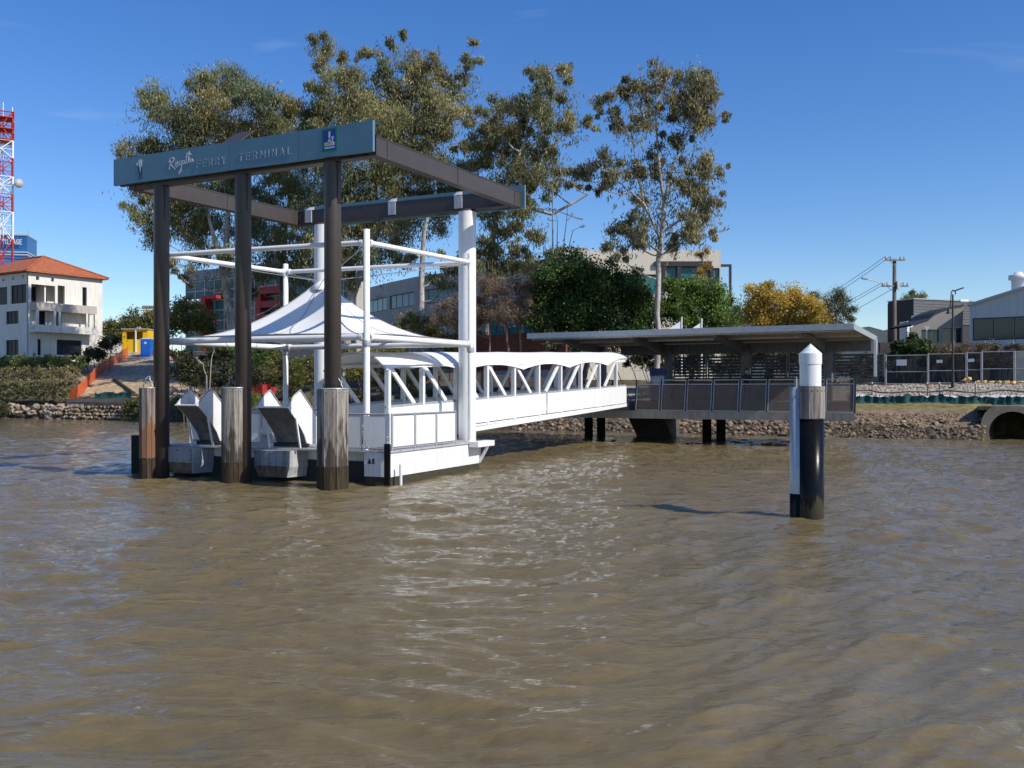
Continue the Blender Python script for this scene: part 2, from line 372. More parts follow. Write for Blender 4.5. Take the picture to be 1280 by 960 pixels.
# ------------------------------------------------------------------ foliage
def leaves_mesh(name, centers, size, cols, droop=.5, aspect=.35):
    n = len(centers); c = np.array(centers); size = np.asarray(size).reshape(-1, 1)
    d = np.random.normal(size=(n, 3)); d[:, 2] -= droop * 2; d /= np.linalg.norm(d, axis=1, keepdims=True)
    e = np.random.normal(size=(n, 3)); e -= d * np.sum(d * e, 1, keepdims=True); e /= np.linalg.norm(e, axis=1, keepdims=True) + 1e-9
    L = size * np.random.uniform(.7, 1.3, (n, 1)); Wd = L * aspect
    v = np.stack([c - d * L * .5, c + e * Wd * .5 - d * L * .05, c + d * L * .5, c - e * Wd * .5 - d * L * .05], 1).reshape(-1, 3)
    me = bpy.data.meshes.new(name); me.vertices.add(4 * n); me.vertices.foreach_set('co', v.astype(np.float32).ravel())
    me.loops.add(4 * n); me.loops.foreach_set('vertex_index', np.arange(4 * n, dtype=np.int32))
    me.polygons.add(n); me.polygons.foreach_set('loop_start', np.arange(0, 4 * n, 4, dtype=np.int32)); me.update(calc_edges=True)
    at = me.color_attributes.new('Col', 'FLOAT_COLOR', 'POINT')
    cc = np.ones((n, 4), dtype=np.float32); cc[:, :3] = cols
    at.data.foreach_set('color', np.repeat(cc, 4, 0).ravel()); me.materials.append(M['leaf'])
    return me
def leaf_cloud(clumps, density, subs=9, sub_r=.36, palette=None, flat=.85, gain=1.35):
    """clumps: (Vector, radius, tint 0..1) -> centres, colours"""
    pts = []; cols = []
    for c, r, tint in clumps:
        ns = max(3, int(subs * (r / 1.6) ** 1.5)); n = int(density * r * r)
        sub = []
        while len(sub) < ns:
            q = np.random.uniform(-1, 1, 3)
            if np.linalg.norm(q) < 1: sub.append(q * r * np.array([1, 1, flat]) * (1.35 if len(sub) % 3 == 0 else .95))
        sub = np.array(sub); idx = np.random.randint(0, ns, n)
        sr = sub_r * r * np.random.uniform(.4, 1.15, ns)
        p = sub[idx] + np.random.normal(size=(n, 3)) * (sr[idx] * .55)[:, None] * np.array([1, 1, .85]) + np.array(c)
        pts.append(p)
        pa = np.array(palette); base = (pa[0] * (1 - tint) + pa[1] * tint) * random.uniform(.72, 1.25)
        sh = gain * np.random.uniform(.75, 1.3, ns)[idx][:, None] * np.random.uniform(.7, 1.35, (n, 1))
        mixr = np.random.rand(n, 1) * .35
        cols.append((base * (1 - mixr) + pa[2] * mixr) * sh)
    return np.concatenate(pts), np.clip(np.concatenate(cols), 0, 1)

def limbs(mb, trunk_pts, clumps, r_limb=.10, twigs=5, twig_r=.022):
    nodes = [(Vector(p), r) for p, r in trunk_pts]
    order = sorted(clumps, key=lambda c: min((c[0] - n[0]).length for n in nodes))
    for c, r, _ in order:
        best = None
        for i, (p, rr) in enumerate(nodes):
            dv = c - p; cost = dv.length + (2.2 * max(0, p.z - c.z + .25 * dv.length)) + (.6 if rr < .05 else 0)
            if best is None or cost < best[0]: best = (cost, i)
        p, pr = nodes[best[1]]; dv = c - p; L = dv.length
        if L < .3: continue
        r0 = min(pr * .75, .035 + r_limb * min(1, L / 6) + .02 * r); r1 = max(.03, r0 * .4)
        bow = Vector((dv.y, -dv.x, 0)) * random.uniform(-.12, .12) - Z * (.10 * L) * (1 if dv.z > 0 else -.3)
        prev = p; prr = r0; ns = max(3, int(L / .9))
        for k in range(1, ns + 1):
            t = k / ns; q = p + dv * t + bow * math.sin(math.pi * t) + Vector((random.uniform(-1, 1), random.uniform(-1, 1), random.uniform(-.6, .6))) * .07 * min(L, 3) * (0 if k == ns else .6)
            rr = r0 + (r1 - r0) * t; mb.tube(prev, q, prr, rr, 6, caps=False); prev, prr = q, rr
            nodes.append((q, rr))
        for k in range(twigs if L < 30 else 0):
            q = np.random.normal(size=3); q /= np.linalg.norm(q); q[2] = q[2] * .6 + .25
            e = c + Vector(q) * r * random.uniform(.6, 1.0); m_ = (c + e) / 2 + Vector((random.uniform(-1, 1), random.uniform(-1, 1), random.uniform(-1, 1))) * .15 * r
            mb.tube(c, m_, r1 * .7, twig_r * 1.3, 4, caps=False); mb.tube(m_, e, twig_r * 1.3, twig_r * .6, 4, caps=False)

GUM = [(.098, .120, .056), (.230, .190, .066), (.165, .170, .118)]
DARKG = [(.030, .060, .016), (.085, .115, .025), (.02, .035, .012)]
OLIVE = [(.10, .115, .032), (.19, .17, .045), (.06, .065, .025)]
GOLD = [(.36, .24, .035), (.27, .23, .055), (.24, .13, .03)]
M['bark'] = mat('gum_bark', (.34, .31, .27), .85, var=.35, scale=1.2, bump=.3, col2=(.50, .46, .41), stretch=(1, 1, .35), streak=((.16, .11, .08), .8))
M['barkdark'] = mat('dark_bark', (.13, .105, .085), .9, var=.4, scale=2, bump=.4, stretch=(1, 1, .3))
M['barkred'] = mat('bare_twigs', (.24, .135, .095), .9, var=.4, scale=2)

def tree(name, label, base, trunks, clumps_px, Y, palette, density=820, leaf=.40, bark='bark', depth=2.2, cat='tree', group=None, droop=.9, aspect=.22, tints=None, r_limb=.08, twigs=9, subs=9, sub_r=.60, fill=None):
    """trunks: polylines [(px,py,radius_m)...]; clumps_px: (px,py,r_px[,tint])"""
    root = thing(name, base, label, cat, group)
    rs = random.Random(len(label) * 7 + int(base[0]))
    cl = []
    for c in clumps_px:
        px, py, rp = c[:3]; tint = c[3] if len(c) > 3 else max(0, min(1, rs.gauss(.35, .25)))
        y = Y + rs.gauss(0, depth) * .7; p = P(px, py, y); cl.append((p, rp * 1.12 * y / FPX, tint))
    tb = MB(); tp = []
    for tr in trunks:
        pts = [(P(a, b, Y + (rs.uniform(-.3, .3) if i else 0)), r) for i, (a, b, r) in enumerate(tr)]
        pts[0] = (Vector((pts[0][0].x, pts[0][0].y, gz(pts[0][0].x, pts[0][0].y) - .3)), pts[0][1]) if tr[0][1] > 380 else pts[0]
        # subdivide with wobble
        fine = [pts[0]]
        for (p0, r0), (p1, r1) in zip(pts, pts[1:]):
            n = max(2, int((p1 - p0).length / 1.3))
            for k in range(1, n + 1):
                t = k / n; wob = Vector((rs.uniform(-1, 1), rs.uniform(-1, 1), 0)) * (.10 if k < n else 0)
                fine.append((p0.lerp(p1, t) + wob, r0 + (r1 - r0) * t))
        for (p0, r0), (p1, r1) in zip(fine, fine[1:]): tb.tube(p0, p1, r0, r1, 10, caps=False)
        tp += fine
    limbs(tb, tp, cl, r_limb, twigs)
    tb.build('trunk', M[bark], root)
    if density:
        pts, cols = leaf_cloud(cl, density, subs, sub_r, palette, gain=1.55)
        if fill:
            fc = [(P(a, b, Y + rs.gauss(0, depth)), r * Y / FPX, rs.random() * .8) for a, b, r in fill]; p2, c2 = leaf_cloud(fc, density * .13, 40, .22, palette); pts = np.concatenate([pts, p2]); cols = np.concatenate([cols, c2])
        pts = pts - np.array(wloc(root))
        o = bpy.data.objects.new('crown', leaves_mesh('crown', pts, np.full(len(pts), leaf), cols, droop, aspect)); COL.objects.link(o); o.parent = root
    return root
def shrub(name, label, center_pts, palette, density=260, leaf=.2, cat='shrub', group=None, stems=True, aspect=.5):
    """center_pts: (Vector, radius, tint)"""
    zmin = min(c.z - r for c, r, _ in center_pts); cx = sum((c for c, _, _ in center_pts), Vector()) / len(center_pts)
    base = Vector((cx.x, cx.y, gz(cx.x, cx.y))); root = thing(name, base, label, cat, group)
    if stems:
        mb = MB()
        for c, r, _ in center_pts:
            b = Vector((c.x * .8 + cx.x * .2, c.y * .8 + cx.y * .2, 0)); b.z = min(gz(b.x, b.y), c.z) - .1
            mid = (b + c) / 2 + Vector((random.uniform(-.2, .2), random.uniform(-.2, .2), 0))
            if len(center_pts) > 40: continue
            mb = MB(); mb.path([b, mid, c], [.05, .035, .02], 5); mb.build('stem', M['barkdark'], root)
    pts, cols = leaf_cloud(center_pts, density, 12, .58, palette, gain=1.9 if name == 'hedge' else 1.35); pts = pts - np.array(base)
    o = bpy.data.objects.new('foliage', leaves_mesh('foliage', pts, np.full(len(pts), leaf), cols, .1, aspect)); COL.objects.link(o); o.parent = root
    return root
def blob_px(lst, Y, dj=.6):
    return [(P(a, b, Y + random.uniform(-dj, dj)), r * Y / FPX, (t[0] if t else random.random() * .8)) for a, b, r, *t in lst]

A_CL = [(160, 198, 14), (178, 190, 18), (205, 190, 20), (180, 122, 14), (195, 132, 16), (215, 143, 19), (240, 148, 22), (258, 112, 18), (275, 103, 17), (298, 105, 18), (270, 132, 22), (310, 128, 20), (332, 118, 14), (240, 185, 20), (262, 165, 22), (290, 170, 26), (325, 165, 24), (352, 150, 20), (350, 190, 22), (315, 200, 20),
        (180, 242, 16), (172, 268, 14), (192, 290, 15), (205, 258, 18), (220, 240, 20), (225, 285, 20), (248, 250, 22), (255, 285, 20), (245, 318, 16), (290, 245, 20), (322, 255, 22), (325, 290, 20), (345, 230, 22), (222, 335, 11), (236, 352, 9), (290, 322, 14), (335, 345, 14), (300, 285, 16), (350, 300, 18), (370, 340, 14), (310, 370, 12), (355, 375, 14), (375, 230, 18), (280, 215, 16)]
B_CL = [(404, 52, 11), (410, 70, 13), (400, 84, 10), (428, 72, 10), (422, 95, 16), (440, 96, 14), (404, 112, 14), (452, 70, 8), (467, 66, 9), (489, 52, 9), (503, 46, 7), (485, 78, 10), (478, 95, 12), (510, 85, 14, .9), (525, 92, 15, .95), (545, 88, 15, .9), (556, 96, 12, .9), (522, 115, 20, .8), (548, 118, 18, .7), (498, 118, 18, .4), (572, 118, 12), (440, 125, 20), (415, 140, 22), (462, 130, 20), (388, 145, 18), (372, 128, 15), (362, 140, 12), (480, 150, 24, .6), (515, 148, 22, .9), (545, 145, 18, .5), (565, 148, 14, .95), (585, 72, 9), (592, 58, 7), (596, 74, 7), (580, 92, 9), (570, 105, 8), (578, 150, 11, .8), (430, 165, 24), (460, 175, 22), (395, 165, 18), (500, 180, 22, .7), (530, 175, 20, .6), (555, 175, 14, .4), (490, 210, 26), (525, 205, 22), (558, 205, 18), (450, 205, 24), (415, 200, 20), (440, 240, 26), (480, 250, 26), (520, 240, 22, .5), (555, 235, 18), (405, 240, 18), (420, 280, 22), (455, 285, 22), (500, 285, 22), (540, 275, 20), (385, 275, 18), (430, 315, 18), (470, 320, 16), (440, 350, 15), (415, 335, 14), (510, 320, 15), (575, 180, 12), (590, 215, 14), (575, 250, 14)]
C_CL = [(668, 88, 10), (690, 88, 13), (705, 95, 11), (686, 110, 15), (700, 118, 12), (675, 128, 14), (618, 128, 13), (640, 130, 16), (655, 140, 16), (606, 150, 13), (625, 155, 18), (645, 168, 18), (605, 178, 13), (675, 160, 15), (690, 145, 12), (715, 148, 10), (730, 152, 9), (738, 158, 6), (700, 165, 12), (620, 190, 18, .8), (650, 195, 20), (680, 195, 18), (600, 205, 14), (700, 212, 14), (640, 222, 20), (672, 225, 18), (605, 235, 15), (690, 235, 12), (625, 255, 18), (650, 262, 16), (612, 280, 14), (640, 292, 16), (665, 300, 12), (620, 315, 15), (648, 322, 13), (600, 310, 12), (716, 232, 9), (728, 222, 9), (600, 332, 14), (622, 338, 15), (645, 340, 14), (668, 332, 13), (578, 345, 13), (560, 352, 12), (690, 318, 10), (585, 318, 12), (560, 330, 12), (545, 345, 10)]
D_CL = [(820, 87, 10), (788, 111, 14), (799, 104, 13), (814, 113, 16), (837, 93, 11), (848, 96, 10), (868, 106, 18), (880, 98, 13), (856, 124, 16), (875, 128, 20), (892, 134, 13), (905, 143, 7), (759, 128, 12), (748, 139, 8), (766, 140, 9), (777, 162, 11), (805, 150, 14), (864, 152, 16), (880, 152, 13), (843, 170, 11), (853, 178, 11), (815, 188, 9), (748, 206, 15), (734, 220, 14), (764, 216, 15), (781, 213, 12), (748, 236, 10), (797, 210, 11), (815, 210, 12), (864, 210, 14), (884, 206, 14), (903, 213, 8), (853, 231, 13), (873, 232, 15), (897, 250, 8), (889, 262, 13), (867, 255, 13), (797, 258, 12), (783, 277, 12), (769, 290, 11), (788, 288, 15), (856, 285, 16), (875, 284, 13), (895, 290, 8), (848, 304, 12), (864, 300, 12), (794, 304, 14), (760, 306, 9), (830, 130, 12), (838, 150, 10), (830, 225, 9), (775, 320, 10), (800, 150, 10)]
A2_CL = [(345, 135, 14), (365, 170, 18), (385, 200, 18), (372, 250, 18), (395, 300, 16), (360, 270, 16), (340, 320, 15), (380, 325, 14)]

tree('gum_tree', 'leftmost tall eucalypt with two pale leaning trunks, behind left end of the sign', ground_at(287, 101), [[(300, 440, .42), (289, 400, .38), (276, 330, .26), (262, 275, .2), (250, 220, .14), (240, 180, .09)], [(296, 440, .4), (283, 360, .33), (284, 280, .28), (290, 210, .2), (295, 150, .12)]], A_CL, 101, GUM, fill=[(200, 150, 40), (270, 140, 45), (320, 150, 40), (250, 200, 45), (200, 260, 45), (250, 280, 45), (320, 260, 50), (340, 330, 40), (290, 330, 40)], group='tall eucalypts on the river bank')
tree('gum_tree', 'slim eucalypt squeezed between the leftmost gum and tallest gum, dark trunk', ground_at(352, 104), [[(355, 440, .34), (352, 340, .28), (362, 240, .18), (362, 170, .1)]], A2_CL, 104, GUM, group='tall eucalypts on the river bank', bark='barkdark')
tree('gum_tree', 'tallest eucalypt, broad crown with yellowish patches above the terminal frame', ground_at(440, 94), [[(425, 440, .5), (440, 370, .42), (462, 310, .33), (470, 230, .26), (455, 160, .17), (430, 95, .09)], [(462, 310, .3), (500, 230, .24), (520, 160, .16), (530, 110, .09)], [(440, 370, .35), (412, 300, .26), (405, 200, .17), (405, 100, .08)]], B_CL, 94, GUM, fill=[(430, 120, 45), (480, 140, 50), (540, 140, 50), (450, 200, 55), (520, 210, 55), (400, 180, 40), (440, 270, 50), (510, 270, 45), (580, 110, 25), (410, 320, 40), (460, 330, 40), (500, 90, 35)], group='tall eucalypts on the river bank')
tree('gum_tree', 'eucalypt with slim straight trunk right of the tallest gum, behind the white pile', ground_at(527, 88), [[(527, 440, .3), (527, 340, .26), (530, 290, .2), (545, 240, .14)], [(605, 430, .36), (612, 330, .3), (625, 250, .22), (650, 190, .15), (680, 120, .09)], [(625, 250, .2), (690, 268, .14), (735, 243, .08)]], C_CL, 88, GUM, fill=[(640, 160, 45), (690, 130, 35), (620, 210, 40), (670, 210, 40), (640, 270, 40), (700, 160, 30)], group='tall eucalypts on the river bank')
tree('gum_tree', 'lone open eucalypt with white trunk rising behind the shelter roof', ground_at(824, 76), [[(822, 430, .24), (823, 350, .21), (826, 300, .18), (830, 250, .15), (824, 205, .11), (820, 150, .06)], [(826, 300, .13), (805, 255, .10), (795, 215, .07), (788, 150, .04)], [(828, 262, .12), (838, 215, .09), (862, 160, .05)], [(824, 315, .11), (790, 292, .06)], [(828, 290, .12), (858, 268, .08), (880, 238, .05)], [(805, 255, .08), (770, 225, .05)], [(824, 320, .10), (850, 305, .06)]], D_CL, 76, [(.125, .125, .062), (.20, .165, .065), (.17, .155, .12)], group='tall eucalypts on the river bank', fill=[(815, 125, 40), (860, 140, 42), (790, 160, 30), (840, 200, 40), (780, 215, 36), (815, 250, 40), (865, 240, 38), (875, 280, 28), (795, 290, 34), (840, 295, 34)], density=760, depth=1.6)

# ------------------------------------------------------------------ terminal portal frame
STROKE = {  # single-stroke capitals in a unit box
 'F': [[(0, 0), (0, 1), (.62, 1)], [(0, .52), (.52, .52)]], 'E': [[(.62, 0), (0, 0), (0, 1), (.62, 1)], [(0, .52), (.52, .52)]],
 'R': [[(0, 0), (0, 1), (.42, 1), (.6, .88), (.6, .64), (.42, .5), (0, .5)], [(.36, .5), (.64, 0)]], 'Y': [[(0, 1), (.34, .5), (.68, 1)], [(.34, .5), (.34, 0)]],
 'T': [[(0, 1), (.7, 1)], [(.35, 1), (.35, 0)]], 'M': [[(0, 0), (0, 1), (.4, .35), (.8, 1), (.8, 0)]], 'I': [[(0, 0), (0, 1)]],
 'N': [[(0, 0), (0, 1), (.66, 0), (.66, 1)]], 'A': [[(0, 0), (.36, 1), (.72, 0)], [(.13, .34), (.59, .34)]], 'L': [[(0, 1), (0, 0), (.55, 0)]],
 'V': [[(0, 1), (.36, 0), (.72, 1)]], 'G': [[(.66, .8), (.5, 1), (.2, 1), (0, .75), (0, .25), (.2, 0), (.5, 0), (.66, .2), (.66, .48), (.4, .48)]]}
def stroke_mesh(mb, lines, O, A, N, sx, sz, w_, th=.012, m=0):
    """lines of (x, z) strokes on the plane through O with axis A (right), N (outward)"""
    for ln in lines:
        for (x0, z0), (x1, z1) in zip(ln, ln[1:]):
            p = O + A * x0 * sx + Z * z0 * sz; q = O + A * x1 * sx + Z * z1 * sz; d = (q - p).normalized()
            side = d.cross(N); mb.obox((p + q) / 2 + N * th / 2, (q - p) / 2 + d * w_ * .4, side * w_ / 2, N * th / 2, m)
P1 = v3(-12.23, 33.7); P3 = v3(-5.59, 30.1); PU = (P3 - P1).normalized(); PV = v3(-PU.y, PU.x)
def on_line(px, off=0):      # length along the pile line (from P1) seen at column px
    O = P1 + PV * off; th = (px - 640) / FPX; return (th * O.y - O.x) / (PU.x - th * PU.y)
frame = thing('terminal_frame', P1.lerp(P3, .5) , 'dark brown steel portal frame on tall piles carrying the blue ferry terminal sign', 'portal frame')
CA = v3(-4.15, 29.32); CB = v3(0, 37.1); CC = v3(-9.25, 41.65); CD = v3(-13.35, 34.25)
for p in (P1, P1.lerp(P3, .505), P3):
    mb = MB(); mb.lathe(p, [(.24, -2.2), (.265, -2.2), (.265, 10.06)], 28)
    o = mb.build('steel_pile', M['brown'], frame)
    mb = MB()
    for a in (.6, -.6): mb.slab([p + PU * (.27 * a / .6) + Z * 8.9 - PV * .05, p + PU * (.27 * a / .6) + Z * 10.05 - PV * .05, p + PU * (.27 * a / .6 + a * .12) + Z * 10.05 - PV * .05, p + PU * (.27 * a / .6 + a * .02) + Z * 8.9 - PV * .05], .05)
    g = mb.build('gusset_plate', M['brown'], frame)
for p in (v3(-1.76, 37.97), v3(-8.06, 41.06)):
    mb = MB(); mb.lathe(p, [(.345, -2.2), (.345, 9.98)], 32); o = mb.build('white_pile', M['white'], frame)
    mb = MB(); mb.lathe(p, [(.0, 10.06), (.30, 10.06), (.30, 9.98)], 28); mb.build('pile_collar', M['brown'], frame)
def ibeam(p, q, name, ext0=0, ext1=0, z0=10.06, z1=10.66, wd=.34):
    d = (q - p).normalized(); p = p - d * ext0; q = q + d * ext1; mb = MB(); nrm = v3(-d.y, d.x)
    O = p; L = (q - p).length
    mb.fbox(O, 0, L, -wd / 2, wd / 2, z0, z0 + .035, d, nrm); mb.fbox(O, 0, L, -wd / 2, wd / 2, z1 - .035, z1, d, nrm)
    mb.fbox(O, .004, L - .004, -wd / 2 + .015, wd / 2 - .015, z0 + .037, z1 - .037, d, nrm)
    o = mb.build(name, M['brown'], frame)
    k = MB()
    for t in (.06, .5, .94): k.fbox(O, L * t - .012, L * t + .012, -wd / 2 - .004, wd / 2 + .004, z0 + .04, z1 - .04, d, nrm)
    k.build('splice_plate', M['brown'], o)
ibeam(CD, CA, 'front_beam', -.19, -.19, 10.07, 10.65); ibeam(CA, CB, 'side_beam', .17, .5); ibeam(CB, CC, 'rear_beam', -.19, -.19, 10.05, 10.65); ibeam(CC, CD, 'side_beam', .17, .17)
# front sign
off = -.42; SO = P1 + PV * off; a0 = on_line(142, off); a1 = on_line(466, off); N = -PV
def sz(a, z): return z + .10 * (a1 - a) / (a1 - a0)
sign = MB(); cuts = [a0, on_line(286, off), on_line(373, off), a1]
signs = []
for i, (x0, x1) in enumerate(zip(cuts, cuts[1:])):
    x0b = x0 + (.012 if i else 0)
    pts = [SO + PU * x0b + Z * sz(x0b, 10.13), SO + PU * x1 + Z * sz(x1, 10.13), SO + PU * x1 + Z * sz(x1, 11.06), SO + PU * x0b + Z * sz(x0b, 11.06)]
    mb = MB(); mb.slab(pts, .10); o = mb.build('sign_panel', M['sign'], frame); signs.append(o)
mb = MB()
for t in np.linspace(a0 + .5, a1 - .5, 6): mb.fbox(SO, t - .04, t + .04, .101, .245, 10.3, 10.9, PU, PV)
mb.fbox(SO, a0 + .2, a1 - .1, .105, .24, 10.2, 10.28, PU, PV)
mb.build('sign_support', M['brown'], frame)
def sp(px, zfrac): a = on_line(px, off); return SO + PU * a + Z * (sz(a, 10.13) + .93 * zfrac) + N * .002
def lettering(name, txt, px0, px1, zf, h, w_, parent):
    a_0, a_1 = on_line(px0, off), on_line(px1, off)
    wid = {c: max(p[0] for l in STROKE[c] for p in l) for c in set(txt)}
    tot = sum(wid[c] for c in txt); s = h; gap = ((a_1 - a_0) - tot * s) / (len(txt) - 1); x = a_0; mb = MB()
    for c in txt:
        O = SO + PU * x + Z * (sz(x, 10.13) + .93 * zf) + N * .002; mb = MB(); stroke_mesh(mb, STROKE[c], O, PU, N, s, h, w_); x += wid[c] * s + gap; mb.build('letter', M['signletter'], parent)
lettering('lettering', 'FERRY', 246.5, 282, .25, .23, .021, signs[0]); lettering('lettering', 'TERMINAL', 299, 364, .27, .23, .021, signs[1])
# handwritten word
mb = MB(); O = sp(212, .3); wd = (on_line(243, off) - on_line(212, off)) * .86; h = .50
script = [[(.05, .62), (.0, .05)], [(-.04, .55), (.06, .78), (.17, .8), (.22, .68), (.16, .52), (.03, .42), (.14, .22), (.28, .02)],
 [(.28, .28), (.36, .36), (.38, .46), (.32, .48), (.28, .34), (.3, .16), (.38, .14), (.43, .25)],
 [(.56, .46), (.49, .5), (.45, .36), (.48, .22), (.56, .3), (.58, .48), (.57, .1), (.52, -.22), (.45, -.36), (.46, -.2)],
 [(.71, .48), (.64, .5), (.61, .34), (.65, .24), (.71, .34), (.73, .5), (.74, .26)], [(.83, .95), (.8, .5), (.81, .28), (.85, .28)], [(.93, 1.02), (.9, .6), (.91, .32), (.95, .32)],
 [(.76, .72), (1.0, .86)], [(1.06, .5), (1.0, .5), (.98, .38), (1.03, .34), (1.07, .48), (1.09, .36)]]
stroke_mesh(mb, script, O, PU, N, wd, h, .036); mb.build('script_lettering', M['letter'], signs[0])
# small figure emblem
def disc(mb, c, rx, rz, m, n=14, lift=.004):
    pts = [c + PU * rx * math.cos(2 * math.pi * i / n) + Z * rz * math.sin(2 * math.pi * i / n) + N * lift for i in range(n)]
    mb.slab(pts, .004, m)
mb = MB(); c = sp(175.5, .5)
disc(mb, c + Z * .26, .105, .075, 0); disc(mb, c + Z * .15 + PU * .01, .085, .105, 0, lift=.008); disc(mb, c + Z * .18 - PU * .15, .045, .06, 0)
for q in ([(-.13, .12), (-.10, .0), (.0, -.06), (-.02, .02)], [(-.10, .04), (-.08, -.16), (.09, -.16), (.1, .04)], [(-.075, -.16), (-.08, -.36), (-.03, -.36), (-.01, -.16)], [(.02, -.16), (.05, -.37), (.11, -.37), (.08, -.16)]):
    mb.slab([c + PU * x + Z * z + N * .006 for x, z in q], .004, 1)
mb.slab([c + PU * x + Z * z + N * .011 for x, z in [(-.03, .05), (.0, -.13), (.03, .05)]], .004, 0)
mb.build('figure_emblem', [M['letter'], M['navy']], signs[0])
# city logo
c = sp(412, .56); lw, lh = .29, .36; mb = MB()
def q4(x0, x1, z0, z1, m, lift): mb.slab([c + PU * x0 + Z * z0 + N * lift, c + PU * x1 + Z * z0 + N * lift, c + PU * x1 + Z * z1 + N * lift, c + PU * x0 + Z * z1 + N * lift], .006, m)
M['logoblue'] = mat('logo_blue', (.006, .04, .24), .4, var=.05); M['logolight'] = mat('logo_light_blue', (.35, .65, .8), .4, var=.05); M['logogold'] = mat('logo_gold', (.55, .42, .12), .5, var=.2)
q4(-lw, lw, -lh, lh, 0, .008); q4(-lw * .8, lw * .8, -lh * .86, lh * .84, 1, .012); q4(-.03, .03, -.02, .25, 2, .016); q4(-.022, .022, .02, .06, 1, .019); q4(-.05, .05, -.08, -.02, 2, .016); q4(-.19, .19, -.19, -.08, 2, .016); q4(-.17, .17, -.165, -.1, 3, .020); q4(-.02, .02, -.12, -.06, 1, .024); q4(-.19, .19, -.27, -.22, 4, .016); q4(.10, .14, -.08, .0, 4, .016); q4(.085, .155, .0, .09, 4, .018)
mb.build('city_logo', [M['green'], M['logoblue'], M['letter'], M['logogold'], M['logolight']], signs[2])
# rear sign board, seen over the far beam
RD = (CC - CB).normalized(); RN = v3(-RD.y, RD.x); RN = RN if RN.y > 0 else -RN
mb = MB()
for k in range(3):
    L = (CC - CB).length / 3; mb = MB()
    mb.fbox(CB + RN * .42, -.35 * (k == 0) + k * L + .01, (k + 1) * L, 0, .10, 10.02, 10.92, RD, RN); mb.build('rear_sign_panel', M['sign'], frame)
for t in (.22, .52, .93):
    mb = MB(); q = CB.lerp(CC, t)
    mb.fbox(q, -.17, .17, -.205, .21, 10.12, 10.62, RD, RN); mb.slab([q + RD * .12 + Z * 10.67, q + RN * .38 + RD * .12 + Z * 10.67, q + RN * .38 + RD * .12 + Z * 10.9], .24)
    mb.build('sign_bracket', M['greylight'], frame)
# roof solar panel
c = SO + PU * on_line(281, off) + PV * .6 + Z * 11.2; mb = MB()
mb.obox(c + Z * .22, PU * .42, (PV * .6 + Z * .45).normalized() * .42, (-PV * .45 + Z * .6).normalized() * .02)
mb.beam(c + PU * .2 - Z * .55, c + PU * .2 + Z * .25, .05, .05, PU); mb.build('solar_panel', [M['brown']], frame)

# ------------------------------------------------------------------ timber fenders round the dark piles
def fender(name, label, c, r, a0_, a1_, nb, ztop, matname, zbot=-1.6):
    root = thing(name, Vector((c.x, c.y, 0)), label, 'pile fender', 'timber fenders on the dark piles')
    da = (a1_ - a0_) / nb; half = r * math.tan(da / 2) * .89
    for i in range(nb):
        a = a0_ + da * (i + .5); d = v3(math.cos(a), math.sin(a)); tdir = v3(-d.y, d.x); mb = MB(); j = random.uniform(-.012, .012); jz = random.uniform(-.02, .01)
        mb.obox(c + d * (r - .045 + j) + Z * (ztop + jz + .62) / 2, tdir * half, d * .045, Z * (ztop + jz - .62) / 2, 0)
        mb.obox(c + d * (r - .042 + j) + Z * (.615 + zbot) / 2, tdir * half, d * .047, Z * (.615 - zbot) / 2, 1)
        mb.lathe(c + d * (r - .003 + j) + Z * (ztop - .12), [(0, .018), (.018, .018), (.02, 0)], 6, 2)
        mb.build('board', [M[matname], M['timberwet'], M['dark']], root)
    mb = MB(); n = 24
    mb.lathe(c, [(r - .10, -1.6), (r - .075, -1.6), (r - .075, ztop - .05), (r - .10, ztop - .05)], 24, 0, a0_, a1_); mb.build('backing_sleeve', M['dark'], root)
    mb = MB(); mb.lathe(c, [(r - .09, ztop - .02), (r + .006, ztop - .02), (r + .006, ztop + .03), (r - .09, ztop + .03)], n, 0, a0_, a1_); mb.build('band', M['galv'], root)
    mb = MB(); mb.lathe(c, [(r + .008, .60), (r + .012, .62), (r + .008, .64)], n, 0, a0_, a1_); mb.build('waterline_joint', M['dark'], root)
    for s_ in (-1, 1):
        mb = MB(); p = c + U * s_ * r * .8 + Z * (ztop + .05)
        for k in range(4):
            q = p + Z * .09 * k - U * s_ * .05 * k; mb.tube(q, q + Z * .10 - U * s_ * .05 + V * (.03 if k % 2 else -.03), .022, n=6)
        mb.build('chain', M['galv'], root)
    return root
fender('timber_fender', 'full round weathered timber fender around the nearest right hand dark pile', P3 + v3(0, 0), .49, 0, 2 * math.pi, 16, 3.02, 'pilefender')
mid = P1.lerp(P3, .505)
fender('timber_fender', 'pale split timber fender on the middle dark pile between the two boarding ramps', mid - U * .24 - V * .14, .42, R(150), R(345), 9, 3.05, 'pilefender')
fender('timber_fender', 'narrow rust stained timber fender on the leftmost dark pile', P1 - U * .32 - V * .30, .30, R(150), R(345), 6, 3.05, 'pilefenderred')
# dark cone fender behind the left pile
t = thing('rubber_fender', v3(-13.45, 34.6), 'black rubber fender block in the water left of the leftmost dark pile', 'fender')
mb = MB(); mb.fbox(v3(-13.5, 34.9), -.25, .25, -.12, .12, -.5, 1.35); mb.build('block', M['black'], t, .02)
mb = MB(); mb.fbox(v3(-13.5, 34.9), -.2, .2, .13, .5, .8, 1.1); mb.build('bracket', M['dark'], t)

